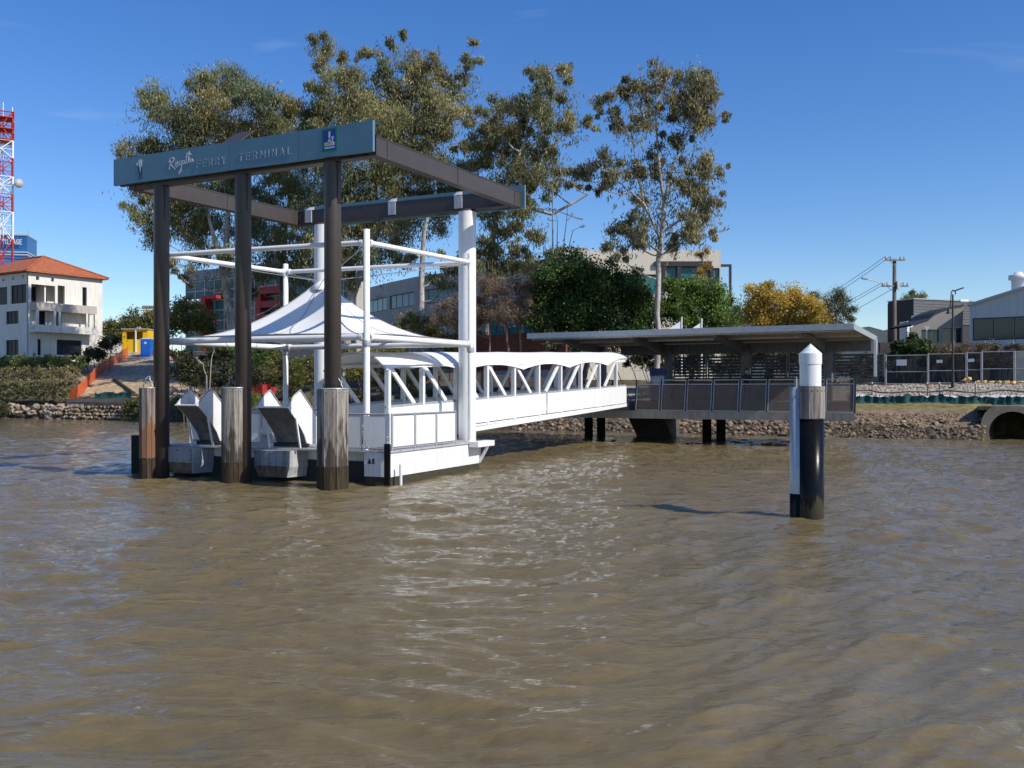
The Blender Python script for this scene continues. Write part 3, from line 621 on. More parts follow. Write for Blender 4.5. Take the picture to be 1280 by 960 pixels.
# ------------------------------------------------------------------ pontoon
K = v3(-3.87, 30.6); UP = v3(.9165, -.40); VP = v3(.40, .9165)
DZ = 1.05
pont = thing('pontoon', K - UP * 4.7 + VP * 3, 'white floating ferry pontoon with railings moored between the piles', 'pontoon')
Lp, Wp = 9.3, 6.7
def kp(a, b, z=0): return K - UP * a + VP * b + Z * z       # a to the left, b inland
mb = MB()
mb.prism([kp(0, 0), kp(.95, 0), kp(.95, .5), kp(Lp, .5), kp(Lp, Wp), kp(0, Wp)], .22, DZ - .06)
mb.build('hull', M['white'], pont)
mb = MB(); mb.prism([kp(.03, .03), kp(.92, .03), kp(.92, .53), kp(Lp - .03, .53), kp(Lp - .03, Wp - .03), kp(.03, Wp - .03)], -.9, .215); mb.build('waterline_band', M['slime'], pont)
mb = MB(); mb.prism([kp(-.05, -.05), kp(Lp + .05, -.05), kp(Lp + .05, Wp + .05), kp(-.05, Wp + .05)], DZ - .055, DZ); mb.build('deck', M['greylight'], pont)
mb = MB(); mb.fbox(K, -Lp + .05, -.99, .46, .494, -.3, .66, UP, VP); mb.build('front_shade_panel', M['dark'], pont)  # dark panel added to imitate the shade below the deck edge
mb = MB()
for b0_, b1_ in ((.3, Wp - .4),):
    pass
# rear overhang platform with brace on the right
mb.prism([kp(-.42, Wp - 1.1), kp(-.055, Wp - 1.1), kp(-.055, Wp + .35), kp(-.42, Wp + .35)], DZ - .18, DZ + .02); mb.beam(kp(-.34, Wp - .1, DZ - .18), kp(-.02, Wp - .1, .3), .09, .09); mb.build('side_platform', M['white'], pont)
# black corner post and draft marker
mb = MB(); mb.fbox(K, -.13, .06, -.14, -.055, -.6, 1.28, UP, VP); mb.build('corner_fender', M['black'], pont)
mb = MB(); mb.tube(kp(-.25, .25, -.7), kp(-.25, .25, .62), .05); mb.build('marker_stake', M['white'], pont)
mb = MB()
stroke_mesh(mb, [[(0, 0), (.5, 1), (1, 0), (0, 0)], [(.5, 0), (.5, .6)], [(1.5, 0), (2.4, 0)], [(1.5, 1), (2.4, 1)], [(1.7, 0), (1.7, 1)], [(2.1, 0), (2.1, 1)]], kp(.80, -.003, .64), UP, -VP, .10, .13, .025)
mb.build('draft_mark', M['dark'], pont)
# buffers below deck; the darkness between them is the added shade panel
for a, wd in ((8.25, 1.32), (4.3, 1.38)):
    bx_ = MB(); y0, y1 = -.42, .498
    pts = lambda z, ins, f: [kp(a - wd / 2 - f, y1, z), kp(a - wd / 2 + ins, y0 + ins, z), kp(a + wd / 2 - ins, y0 + ins, z), kp(a + wd / 2 + f, y1, z)]
    ring = [pts(.1, .12, .10), pts(.45, .01, .16), pts(DZ - .06, 0, .16)]
    vv = [p for r_ in ring for p in r_]
    ff = [(j * 4 + i, (j + 1) * 4 + i, (j + 1) * 4 + (i + 1) % 4, j * 4 + (i + 1) % 4) for j in range(2) for i in range(4)] + [(0, 1, 2, 3), (11, 10, 9, 8)]
    ff = [f[::-1] for f in ff]
    bx_.add(vv, ff); o = bx_.build('buffer', M['grey'] if False else M['greylight'], pont)
    pl = MB(); pl.slab([kp(a + wd / 2 - .04, y0 - .03, .50), kp(a - wd / 2 + .04, y0 - .03, .50), kp(a - wd / 2 + .04, y0 - .03, .98), kp(a + wd / 2 - .04, y0 - .03, .98)], .028)
    for fa in (-.42, 0, .42):
        for z in (.57, .91):
            q = kp(a + fa * wd, y0 - .03, z); pl.obox(q - VP * .008, UP * .018, VP * .01, Z * .018, 1)
    pl.build('upper_plate', [M['grey'], M['dark']], o)
    pl = MB(); pl.slab([kp(a + wd / 2 - .14, y0 + .10, .10), kp(a - wd / 2 + .14, y0 + .10, .10), kp(a - wd / 2 + .05, y0 - .025, .47), kp(a + wd / 2 - .05, y0 - .025, .47)], .028); pl.build('lower_plate', M['rust'], o)
# railings: right side, front right, rear, left
def railing(pa, pb, n, name='railing', z0=DZ, z1=DZ + 1.16, parent=pont, panelmat='whiteclean'):
    d = (pb - pa).normalized(); L = (pb - pa).length; nn = v3(-d.y, d.x)
    fr = MB()
    for k in range(n + 1):
        x = L * k / n; fr.tube(pa + d * x + Z * z0, pa + d * x + Z * (z1 + .03), .032, n=8)
    for z in (z1, z0 + .07): fr.tube(pa + Z * z, pb + Z * z, .026, n=8)
    fo = fr.build(name, M['galv'], parent)
    for k in range(n):
        x0 = L * k / n + .07; x1 = L * (k + 1) / n - .07; pm = MB(); pm.fbox(pa, x0, x1, -.012, .012, z0 + .12, z1 - .06, d, nn); pm.build('panel', M[panelmat], fo)
        lg = MB()
        for z in (z0 + .1, z1 - .03):
            for x in np.arange(x0, x1, .09): lg.fbox(pa, x, x + .02, -.02, .02, z - .025, z + .025, d, nn)
        for x in (x0 - .035, x1 + .035):
            for z in np.arange(z0 + .22, z1 - .08, .09): lg.fbox(pa, x - .025, x + .025, -.018, .018, z, z + .02, d, nn)
        tag(lg.build('lacing', M['grey'], fo), kind='stuff')
railing(kp(.0, .12), kp(.0, 4.6), 3); railing(kp(.03, .0), kp(1.9, .0), 2, 'front_railing')
railing(kp(Lp - .12, 1.2), kp(Lp - .12, Wp - .3), 4, 'left_railing'); railing(kp(5.2, Wp - .1), kp(Lp - .2, Wp - .1), 3, 'rear_railing')
railing(kp(5.6, .75), kp(7.2, .75), 1, 'middle_railing')
for a in (.5, 2.6, 6.4):
    mb = MB(); q = kp(a, .28, DZ)
    for s_ in (-.09, .09): mb.lathe(q + UP * s_, [(.05, 0), (.05, .2), (.07, .21), (.07, .25), (0, .26)], 10)
    mb.build('bollard', M['galv'], pont)

# boarding ramps, tilted up against the front edge
def ramp(label, a, wd, lean, top):
    root = thing('boarding_ramp', kp(a, .1, DZ), label, 'boarding ramp', 'raised boarding ramps on the pontoon')
    prof_ = [(.25 - (lean + .25) * s_, DZ + .12 + (top - .12) * s_ ** .72) for s_ in np.linspace(0, 1, 8)]
    fl = MB(); n = len(prof_)
    vv = []
    for th in (0, .05):
        for b, z in prof_:
            for s_ in (-1, 1): vv.append(kp(a + s_ * wd / 2, b + th * 1.2, z + th * .3))
    m2 = 2 * n
    ff = []
    for i in range(n - 1):
        ff.append((2 * i, 2 * i + 1, 2 * i + 3, 2 * i + 2)); ff.append((m2 + 2 * i, m2 + 2 * i + 2, m2 + 2 * i + 3, m2 + 2 * i + 1))
        ff.append((2 * i, 2 * i + 2, m2 + 2 * i + 2, m2 + 2 * i)); ff.append((2 * i + 1, m2 + 2 * i + 1, m2 + 2 * i + 3, 2 * i + 3))
    ff += [(0, m2, m2 + 1, 1), (2 * n - 2, 2 * n - 1, m2 + 2 * n - 1, m2 + 2 * n - 2)]
    fl.add(vv, ff); fl.build('ramp_floor', M['rampgrey'], root)
    for s_ in (-1, 1):
        sw = MB(); q = a + s_ * (wd / 2 + .02)
        outer = [kp(q, b + .02, z + .01) for b, z in prof_]; inner = [kp(q, 1.05, DZ + .12), kp(q, 1.0, DZ + top * .62), kp(q, -lean + .72, DZ + top + .52), kp(q, -lean + .42, DZ + top + .36)]
        pts = outer + inner[::-1]
        sw.slab(pts, .03); sw.build('side_wall', M['white'], root)
        hr = MB(); e = kp(q, -lean, DZ + top); hr.path([e, kp(q, -lean + .42, DZ + top + .40), kp(q, -lean + .74, DZ + top + .56), kp(q, 1.02, DZ + top * .64)], .025, 6); hr.build('handrail', M['galv'], root)
        st = MB(); st.beam(kp(q, -.02 - lean * .4, DZ + top * .75), kp(q, -.12, DZ + .02), .05, .06); st.build('strut', M['white'], root)
    lp = MB(); lp.tube(kp(a + wd / 2 + .05, -lean, DZ + top), kp(a - wd / 2 - .05, -lean, DZ + top), .03); lp.build('lip', M['white'], root)
    hg = MB(); hg.tube(kp(a + wd / 2 + .1, .22, DZ + .1), kp(a - wd / 2 - .1, .22, DZ + .1), .07); hg.build('hinge', M['dark'], root)
    bk = MB(); bk.slab([kp(a - wd / 2, .95, DZ + .14), kp(a + wd / 2, .95, DZ + .14), kp(a + wd / 2, .95, DZ + 1.2), kp(a - wd / 2, .95, DZ + 1.2)], .04); bk.build('rear_panel', M['white'], root)
ramp('white raised boarding ramp between the leftmost and middle timber fenders', 7.42, .86, .92, 1.42)
ramp('white raised boarding ramp between the middle and right hand timber fenders', 3.95, 1.18, .85, 1.38)

# ------------------------------------------------------------------ tensile canopy
cN = v3(-4.72, 31.35); cR = v3(-1.56, 36.3); cL = v3(-12.36, 34.3); cQ = cL + cR - cN
can = thing('shade_canopy', (cN + cQ) / 2 + Z * DZ, 'white peaked tensile canopy hung in a frame of white tubes over the pontoon', 'canopy')
ZL, ZU = 4.71, 7.78
for p in (cN, cR, cL, cQ):
    mb = MB(); top = 8.2 if p is cN else 8.1
    mb.lathe(p, [(.105, DZ), (.105, top), (0, top + .03)], 18); mb.lathe(p, [(.2, DZ + .001), (.2, DZ + .03), (.0, DZ + .03)], 12); mb.build('post', M['whiteclean'], can)
for p, q in ((cN, cL), (cN, cR), (cR, cQ), (cQ, cL)):
    d = (q - p).normalized(); a, b = p + d * .11, q - d * .11
    for z, r, nm in ((ZL, .105, 'lower_tube'), (ZU, .085, 'upper_tube')):
        mb = MB(); mb.tube(a + Z * z, b + Z * z, r, n=14)
        for e in (a, b): mb.tube(e + Z * z - d * .0, e + Z * z + (d if e is a else -d) * .12, r + .03, n=14)
        mb.build(nm, M['whiteclean'], can)
cc_ = (cN + cQ) / 2; crn = [cN, cR, cQ, cL]
def edge_pt(t):
    i = int(t) % 4; f = t - int(t); p, q = crn[i], crn[(i + 1) % 4]; e = p.lerp(q, f); inward = (cc_ - e).normalized()
    return e + inward * (.18 + .42 * 4 * f * (1 - f)), 4.72 + .1 + .10 * 4 * f * (1 - f)
mb = MB(); NT, NR = 96, 16; vv = []
for j in range(NR + 1):
    r = .05 + .95 * j / NR
    for i in range(NT):
        e, ez = edge_pt(4 * i / NT); q = cc_.lerp(e, r); z = ez + (6.88 - ez) * (1 - r) ** 2.15 * 1.08
        vv.append(v3(q.x, q.y, z))
mb.add(vv, [(j * NT + i, (j + 1) * NT + i, (j + 1) * NT + (i + 1) % NT, j * NT + (i + 1) % NT) for j in range(NR) for i in range(NT)], 0, True)
mem = mb.build('membrane', M['fabric'], can)
for k in range(8):
    i = k * 12; mb = MB(); wdt = .035
    for j in range(NR):
        p, q = Vector(vv[j * NT + i]), Vector(vv[(j + 1) * NT + i]); mb.beam(p + Z * .012, q + Z * .012, wdt, .018)
    mb.build('seam', M['greylight'], mem)
mb = MB(); mb.lathe(cc_, [(.34, 6.62), (.34, 6.78), (.14, 6.95), (0, 7.0)], 16); mb.build('peak_cap', M['whiteclean'], can)
for p in crn:
    mb = MB(); mb.tube(cc_ + Z * 6.95, p + (cc_ - p).normalized() * .1 + Z * 7.7, .014, n=5); mb.build('cable', M['galv'], can)
    mb = MB(); e = p + (cc_ - p).normalized() * .2; mb.tube(e + Z * 4.8, p + Z * 4.55, .04, n=6); mb.lathe(p + Z * 4.5, [(.13, -.1), (.15, 0), (.13, .1)], 10); mb.build('corner_plate', M['galv'], can)

# ------------------------------------------------------------------ gangway
GU = v3(1.14, 2.217).normalized(); GNv = v3(GU.y, -GU.x)      # GNv points to the right
def gp(k, side=0, z=0): return v3(-1.07 + 1.14 * k, 40.45 + 2.217 * k) - GNv * side * 2.5 + Z * z      # side 0 right, 1 left
k0, k1 = -2.95, 6.65
gang = thing('gangway', gp(k0, .5, DZ), 'white covered gangway with truss sides and scalloped canopy leading to the shore', 'gangway')
zt = lambda k: 2.63 + .09 * k; zb = lambda k: 1.66 + .088 * k; zg = lambda k: 1.34 + .105 * k; ze = lambda k: 4.02 + .085 * k
for side in (0, 1):
    sg = 1 if side == 0 else -1
    mb = MB(); mb.beam(gp(k0, side, zg(k0) + .09), gp(k1, side, zg(k1) + .09), .16, .18); mb.beam(gp(k0, side, zb(k0) - .08), gp(k1, side, zb(k1) - .08), .1, .08); mb.build('bottom_girder', M['whiteclean'], gang)
    mb = MB(); mb.beam(gp(k0, side, zt(k0) + .03), gp(k1, side, zt(k1) + .03), .09, .08); mb.build('top_rail', M['galv'], gang)
    mb = MB(); mb.beam(gp(k0, side, ze(k0) + .05), gp(k1, side, ze(k1) + .05), .1, .12); mb.build('eave_tube', M['whiteclean'], gang)
    for ka, kb in ((-2.9, .0), (.02, 2.3), (2.34, k1 - .05)):
        mb = MB(); o_ = GNv * sg * .08
        mb.slab([gp(ka, side, zb(ka)) + o_, gp(kb, side, zb(kb)) + o_, gp(kb, side, zt(kb) - .015) + o_, gp(ka, side, zt(ka) - .015) + o_][::sg], .02); mb.build('side_panel', M['whiteclean'], gang)
    for k in range(-3, 7):
        kk = max(k, k0 + .05); mb = MB(); mb.beam(gp(kk, side, zg(kk) + .19), gp(kk, side, ze(kk)), .17, .15, GU); mb.build('truss_post', M['whiteclean'], gang)
        if k < 6:
            mb = MB()
            if k < 2: mb.beam(gp(kk + .06, side, ze(kk)), gp(kk + .68, side, zt(kk + .68) + .05), .08, .17)
            else: mb.beam(gp(kk + .32, side, zt(kk + .32) + .05), gp(kk + .94, side, ze(kk + .94)), .08, .17)
            mb.build('diagonal', M['whiteclean'], gang)
mb = MB(); mb.slab([gp(k0, 0, zb(k0) - .1), gp(k1, 0, zb(k1) - .1), gp(k1, 1, zb(k1) - .1), gp(k0, 1, zb(k0) - .1)], .1); mb.build('walkway_floor', M['grey'], gang)
joints = [(-3.0, 3.72), (-.85, 3.80), (1.3, 3.93), (3.35, 4.12), (5.4, 4.33), (6.75, 4.83)]
nseg = 10; vv = []; sec = 14; rows = []
for (ka, za), (kb, zb_) in zip(joints, joints[1:]):
    for i in range(nseg + (kb == joints[-1][0])):
        t = i / nseg; k = ka + (kb - ka) * t; zedge = za + (zb_ - za) * t + .22 * math.sin(math.pi * t) ** .9 * (.7 if kb > 6 else 1)
        zc = 4.60 + .085 * k - .02 * math.sin(math.pi * t)
        row = []
        for j in range(sec + 1):
            s_ = j / sec; u_ = abs(2 * s_ - 1); z = zc - (zc - zedge) * u_ ** 2.6; side = -.05 + 1.1 * s_
            row.append(gp(k, side, z))
        rows.append(row)
for th in (0, .03):
    for row in rows: vv += [p - Z * th for p in row]
nr = len(rows); nc = sec + 1; h_ = nr * nc; ff = []
for j in range(nr - 1):
    for i in range(sec):
        a = j * nc + i; ff.append((a, a + nc, a + nc + 1, a + 1)[::-1]); ff.append((h_ + a, h_ + a + nc, h_ + a + nc + 1, h_ + a + 1))
    for i in (0, sec):
        a = j * nc + i; f = (a, h_ + a, h_ + a + nc, a + nc); ff.append(f if i else f[::-1])
for i in range(sec): ff.append((i, i + 1, h_ + i + 1, h_ + i)); b = (nr - 1) * nc + i; ff.append((b, h_ + b, h_ + b + 1, b + 1))
mb = MB(); mb.add(vv, ff, 0, False); mb.build('scalloped_canopy', M['fabric'], gang)
for k, zj in joints:
    mb = MB()
    for j in range(sec):
        r = rows[min(nr - 1, int(round((joints.index((k, zj))) * nseg)))]; mb.beam(r[j] - Z * .06, r[j + 1] - Z * .06, .06, .05)
    mb.build('canopy_hoop', M['galv'], gang)

# ------------------------------------------------------------------ shore shelter
SR = v3(17.55, 49.5)
def sp_(a, b, z=0): return SR - U * a + V * b + Z * z
she = thing('ferry_shelter', sp_(7, 4, 1.3), 'low open ferry shelter with wide flat roof and mesh balustrade on black piles', 'shelter')
M['deckconc'] = mat('deck_concrete', (.33, .29, .23), .85, var=.15, scale=1.5, bump=.1, streak=((.17, .14, .11), .5))
M['soffit'] = mat('soffit', (.27, .25, .215), .7, var=.08, scale=.8)
M['shelterpaint'] = mat('shelter_grey_paint', (.13, .135, .15), .6, var=.12, streak=((.06, .055, .05), .5))
M['brownwall'] = mat('brown_timber_wall', (.14, .085, .062), .7, var=.2, scale=1.5)
mb = MB(); mb.prism([sp_(17.6, 0), sp_(0, 0), sp_(1.4, 7.8), sp_(17.6, 7.8)], 1.36, 1.80); mb.build('deck_slab', M['deckconc'], she)
mb = MB(); mb.prism([sp_(12, .34), sp_(.2, .34), sp_(1.5, 7.7), sp_(12, 7.7)], 1.804, 2.36); mb.fbox(SR, -15.3, -12.9, 1.5, 7.7, 1.804, 2.3); mb.build('floor_plinth', M['deckconc'], she)
for a, b, n in ((8.55, 3.9, 2), (16.45, 4.5, 2)):
    for i in range(n):
        mb = MB(); q = sp_(a - i * .85 + .4, b, 0); mb.lathe(q, [(.27, -2), (.27, 1.37)], 20); mb.build('support_pile', M['pileblack'], she)
mb = MB(); q = sp_(11, 7.5)
mb.add([sp_(12.2, 5.4, 1.36), sp_(14.6, 5.4, 1.36), sp_(14.6, 8.5, 1.36), sp_(12.2, 8.5, 1.36), sp_(12.2, 7.6, -.4), sp_(14.6, 7.6, -.4), sp_(14.6, 8.5, -.4), sp_(12.2, 8.5, -.4)], [(0, 1, 5, 4), (1, 2, 6, 5), (2, 3, 7, 6), (3, 0, 4, 7), (0, 3, 2, 1), (4, 5, 6, 7)]); mb.build('abutment', M['abut'], she)
# roof
RR = v3(17.3, 49.05)
def rp(a, b, z=0): return RR - U * a + V * b + Z * z
def roof_z(a, b): return 6.33 - .035 * b + .003 * a * 0
mb = MB(); mb.slab([rp(0, 0, 6.34), rp(0, 7.9, 6.04), rp(18.6, 7.9, 6.04), rp(18.6, 0, 6.34)], -.0)if False else None
mb = MB(); mb.add([rp(0, .02, 6.30), rp(18.6, .02, 6.30), rp(18.6, 7.9, 6.02), rp(0, 7.9, 6.02), rp(0, .02, 6.08), rp(18.6, .02, 6.08), rp(18.6, 7.9, 5.86), rp(0, 7.9, 5.86)], [(0, 3, 2, 1), (4, 5, 6, 7), (0, 1, 5, 4), (1, 2, 6, 5), (2, 3, 7, 6), (3, 0, 4, 7)]); mb.build('roof', M['soffit'], she)
mb = MB(); mb.beam(rp(-.03, -.02, 6.21), rp(18.63, -.02, 6.21), .07, .32); mb.build('front_fascia', M['galv'], she)
mb = MB(); mb.beam(rp(-.04, .02, 6.21), rp(-.04, 7.95, 5.95), .07, .30); mb.beam(rp(-.04, 7.95, 5.4), rp(-.04, 7.95, 6.1), .09, .12, U); mb.build('end_fascia', M['galv'], she)
mb = MB(); mb.beam(rp(.1, .35, 6.03), rp(18.5, .35, 6.03), .12, .10); mb.beam(rp(.1, 3.4, 5.92), rp(18.5, 3.4, 5.92), .1, .12); mb.build('purlin', M['greylight'], she)
M['slatgrey'] = mat('slat_grey', (.075, .078, .085), .6, var=.15)
cols_a = [2.4, 7.25, 12.1, 16.6]
for a in cols_a:
    mb = MB(); mb.fbox(SR, -a - .22, -a + .22, 5.9, 6.3, 1.85, 5.8); mb.build('column', M['shelterpaint'], she)
    mb = MB(); p = [sp_(a, .4, 6.02), sp_(a, 6.0, 5.84), sp_(a, 6.0, 5.0), sp_(a, 5.2, 5.25), sp_(a, .4, 5.88)]; mb.slab([q - U * .12 for q in p], -.24); mb.build('roof_bracket', M['shelterpaint'], she)
mb = MB(); mb.fbox(SR, -15.4, -.1, 6.32, 6.42, 5.2, 5.82); mb.build('wall_band', M['shelterpaint'], she)
mb = MB(); mb.fbox(SR, -12, -2.5, 6.32, 6.42, 1.85, 3.55); mb.fbox(SR, -12, -1.6, 5.3, 5.7, 3.30, 3.42); mb.build('rear_wall', M['brownwall'], she)
mb = MB(); mb.fbox(SR, -12, -2.5, 6.25, 6.31, 3.56, 3.72); mb.build('counter_rail', M['dark'], she)
spans = [(-.6, 2.1), (2.7, 4.7), (4.85, 6.95), (7.5, 9.6), (9.75, 11.8)]
for a0_, a1_ in spans:
    fr = MB()
    for a in ((a0_, a1_)): fr.fbox(SR, -a - .04, -a + .04, 6.33, 6.41, 3.73, 5.19)
    f = fr.build('screen_frame', M['shelterpaint'], she)
    for k in range(7):
        mb = MB(); z = 3.85 + .19 * k; mb.obox(sp_((a0_ + a1_) / 2, 6.46, z), U * (a1_ - a0_) / 2, (V * .05 + Z * .02), (Z * .045 - V * .018)); mb.build('slat', M['slatgrey'], f)
mb = MB(); mb.fbox(SR, .06, .22, 6.3, 6.46, 3.75, 5.85); mb.build('downpipe', M['whiteclean'], she)
M['meshp'] = mat('perforated_mesh', (.175, .13, .10), .75, .0, var=.12, scale=2, alpha=.55)
nb_ = 8
for k in range(nb_):
    a_r, a_l = 12.0 * k / nb_, 12.0 * (k + 1) / nb_; fr = MB()
    f4 = lambda a, t: sp_(a, .08 + .30 * t, 1.82 + 1.72 * t)
    for a in (a_r + .06, a_l - .06): fr.beam(f4(a, 0), f4(a, 1), .05, .05, U)
    for t in (.01, .86, 1): fr.beam(f4(a_r + .06, t), f4(a_l - .06, t), .04, .04)
    o = fr.build('balustrade_frame', M['galv'], she)
    mb = MB(); mb.slab([f4(a_l - .1, .02), f4(a_r + .1, .02), f4(a_r + .1, .84), f4(a_l - .1, .84)], .012); mb.build('mesh_panel', M['meshp'], o)
    mb = MB(); mb.beam(f4(a_r, -.02), f4(a_r, 1.02), .07, .09, U, ); mb.build('balustrade_post', M['dark'], she)
mb = MB(); f4 = lambda a, t: sp_(a, .08 + .30 * t, 1.82 + 1.72 * t)
for a in (12, 13.5, 15.3): mb.beam(f4(a, 0), f4(a, 1), .06, .08, U)
for t in (.4, .7, 1): mb.beam(f4(12, t), f4(15.3, t), .04, .04)
mb.build('landing_rail', M['dark'], she)
mb = MB()
for b in (2, 4, 6): mb.beam(sp_(.19 * b, b, 1.8), sp_(.19 * b, b, 3.5), .06, .06)
mb.beam(sp_(.06, .3, 3.52), sp_(1.14, 6, 3.52), .06, .06); mb.build('end_rail', M['dark'], she)
mb = MB(); mb.slab([sp_(.07, .4, 1.95), sp_(1.12, 5.9, 1.95), sp_(1.12, 5.9, 3.4), sp_(.07, .4, 3.4)], .012); mb.build('end_mesh_panel', M['meshp'], she)

nb = thing('notice_board', sp_(11.3, 2.1, 2.36), 'navy and white timetable board standing on the shelter deck beside the gangway end', 'notice board')
mb = MB(); mb.fbox(SR, -11.78, -10.85, 2.0, 2.1, 2.37, 3.82); mb.build('board', M['glassblue'], nb)
mb = MB(); mb.fbox(SR, -11.80, -10.83, 1.97, 2.12, 3.825, 4.25); mb.build('header', M['navy'], nb)
mb = MB(); mb.fbox(SR, -11.7, -10.93, 1.975, 1.995, 3.25, 3.78); mb.build('timetable', M['greylight'], nb)

# ------------------------------------------------------------------ person on the shelter deck
def person(label, base, face, shirt, trouser, skin=(.35, .2, .14)):
    root = thing('person', base, label, 'person'); f = face.normalized(); r = v3(f.y, -f.x)
    J = {'pel': (0, 0, .93, .15), 'wai': (.02, 0, 1.10, .135), 'che': (.06, 0, 1.32, .165), 'nek': (.10, 0, 1.50, .06), 'hd1': (.13, 0, 1.60, .085), 'hd2': (.14, 0, 1.68, .098), 'hd3': (.13, 0, 1.76, .06)}
    E = [('pel', 'wai'), ('wai', 'che'), ('che', 'nek'), ('nek', 'hd1'), ('hd1', 'hd2'), ('hd2', 'hd3')]
    for s_, n in ((1, 'R'), (-1, 'L')):
        J.update({'hip' + n: (0, .10 * s_, .86, .10), 'kne' + n: (.05 * (s_ > 0), .12 * s_, .48, .065), 'ank' + n: (-.02, .12 * s_, .09, .045), 'toe' + n: (.16, .14 * s_, .04, .04),
                  'sho' + n: (.06, .19 * s_, 1.40, .07), 'elb' + n: (.12, .27 * s_, 1.14, .05), 'wri' + n: (.34, .22 * s_, 1.10, .034), 'pal' + n: (.41, .2 * s_, 1.10, .036)})
        E += [('pel', 'hip' + n), ('hip' + n, 'kne' + n), ('kne' + n, 'ank' + n), ('ank' + n, 'toe' + n), ('che', 'sho' + n), ('sho' + n, 'elb' + n), ('elb' + n, 'wri' + n), ('wri' + n, 'pal' + n)]
        for i, (dy, ln) in enumerate(((-.03, .075), (-.01, .085), (.012, .08), (.032, .06))):
            J[f'f{i}{n}'] = (.47, (.2 + dy) * s_, 1.10, .01); J[f'g{i}{n}'] = (.47 + ln * .5, (.2 + dy) * s_, 1.07, .008); E += [('pal' + n, f'f{i}{n}'), (f'f{i}{n}', f'g{i}{n}')]
        J['th' + n] = (.45, .145 * s_, 1.085, .010); E += [('pal' + n, 'th' + n)]
    names = list(J); me = bpy.data.meshes.new('body')
    me.from_pydata([tuple(f * J[n][0] + r * J[n][1] + Z * J[n][2]) for n in names], [(names.index(a), names.index(b)) for a, b in E], [])
    o = bpy.data.objects.new('body', me); COL.objects.link(o)
    sk = o.modifiers.new('skin', 'SKIN'); sk.use_smooth_shade = True
    for i, n in enumerate(names): me.skin_vertices[0].data[i].radius = (J[n][3], J[n][3]); me.skin_vertices[0].data[i].use_root = (n == 'pel')
    o.modifiers.new('sub', 'SUBSURF').levels = 1
    dg = bpy.context.evaluated_depsgraph_get(); m2 = bpy.data.meshes.new_from_object(o.evaluated_get(dg)); o.modifiers.clear(); o.data = m2; m2.name = 'body'
    for mm in (mat('shirt_cloth', shirt, .9), mat('trouser_cloth', trouser, .9), mat('skin', skin, .6), mat('shoes', (.03, .03, .03), .6)): m2.materials.append(mm)
    for p in m2.polygons:
        c = p.center; fw = c.dot(f)
        p.material_index = 2 if (c.z > 1.50 or (fw > .33 and c.z > 1)) else 3 if c.z < .1 else 1 if c.z < .95 else 0
        p.use_smooth = True
    o.parent = root
    hc = f * .12 + Z * 1.72; mb = MB(); mb.lathe((0, 0, 0), [(.112, -.03), (.112, .02), (.09, .07), (.05, .095), (0, .10)], 14)
    mb.v = [tuple(Vector(q) + hc + Vector(base) - f * .02) for q in mb.v]; mb.build('hair', mat('hair', (.02, .015, .012), .8), root)
    fc = MB(); hc2 = Vector(base) + f * .235 + Z * 1.685
    for s_ in (-1, 1): fc.obox(hc2 + r * .035 * s_ + Z * .01, r * .012, f * .006, Z * .006, 0)
    fc.obox(hc2 - Z * .02 + f * .006, r * .01, f * .014, Z * .02, 1); fc.obox(hc2 - Z * .06 - f * .008, r * .025, f * .006, Z * .006, 2)
    fc.build('face', [M['dark'], mat('skin_nose', skin, .6), mat('lips', (.3, .11, .09), .6)], root)
    return root
person('person in dark clothes standing behind the mesh balustrade of the ferry shelter', sp_(5.8, 1.0, 2.362) , -V + U * .2, (.02, .02, .025), (.03, .03, .04))

# ------------------------------------------------------------------ foreground channel marker pile
mp = PX(1013, 23.05); mk = thing('marker_pile', v3(mp.x, mp.y, 0), 'white capped marker pile with timber collar and glossy black sleeve standing alone in the river', 'marker pile')
mb = MB(); mb.lathe(mp, [(.25, -2), (.25, 3.62)], 32); mb.build('pile', M['whiteclean'], mk)
mb = MB(); mb.lathe(mp, [(.262, 3.60), (.262, 3.86), (.25, 3.87)], 32); mb.lathe(mp, [(.265, 3.625), (.265, 3.86), (0, 4.10)], 32, smooth=False); mb.build('cone_cap', M['whiteclean'], mk)
mb = MB(); mb.lathe(mp + v3(-.01, -.04), [(.26, -1.8), (.312, -1.8), (.312, 2.30), (.26, 2.30)], 40); mb.build('black_sleeve', M['blackgloss'], mk)
for i in range(16):
    a = 2 * math.pi * (i + .5) / 16; d = v3(math.cos(a), math.sin(a)); t_ = v3(-d.y, d.x); mb = MB(); cpt = mp + v3(-.01, -.04); j = random.uniform(-.006, .006)
    mb.obox(cpt + d * (.307 + j) + Z * 2.70, t_ * .0605, d * .022, Z * (.385 + random.uniform(-.01, .004)), 0); mb.obox(cpt + d * (.331 + j) + Z * 2.97, t_ * .014, d * .004, Z * .014, 1); mb.build('board', [M['timber'], M['dark']], mk)
mb = MB(); c2 = mp + v3(-.31, .02); mb.lathe(c2, [(.17, .52), (.17, 3.06), (0, 3.06)], 24); mb.build('guide_tube', M['galv'], mk)
mb = MB(); mb.lathe(c2, [(.172, -1.8), (.172, .515), (.0, .515)], 24); mb.build('guide_tube_base', M['black'], mk)
mb = MB(); mb.tube(mp + v3(.32, .06, -1.5), mp + v3(.32, .06, 2.4), .028); mb.tube(c2 + Z * 3.0 - v3(.05, .1), c2 + Z * 3.3 - v3(.05, .1), .015); mb.build('rod', M['galv'], mk)

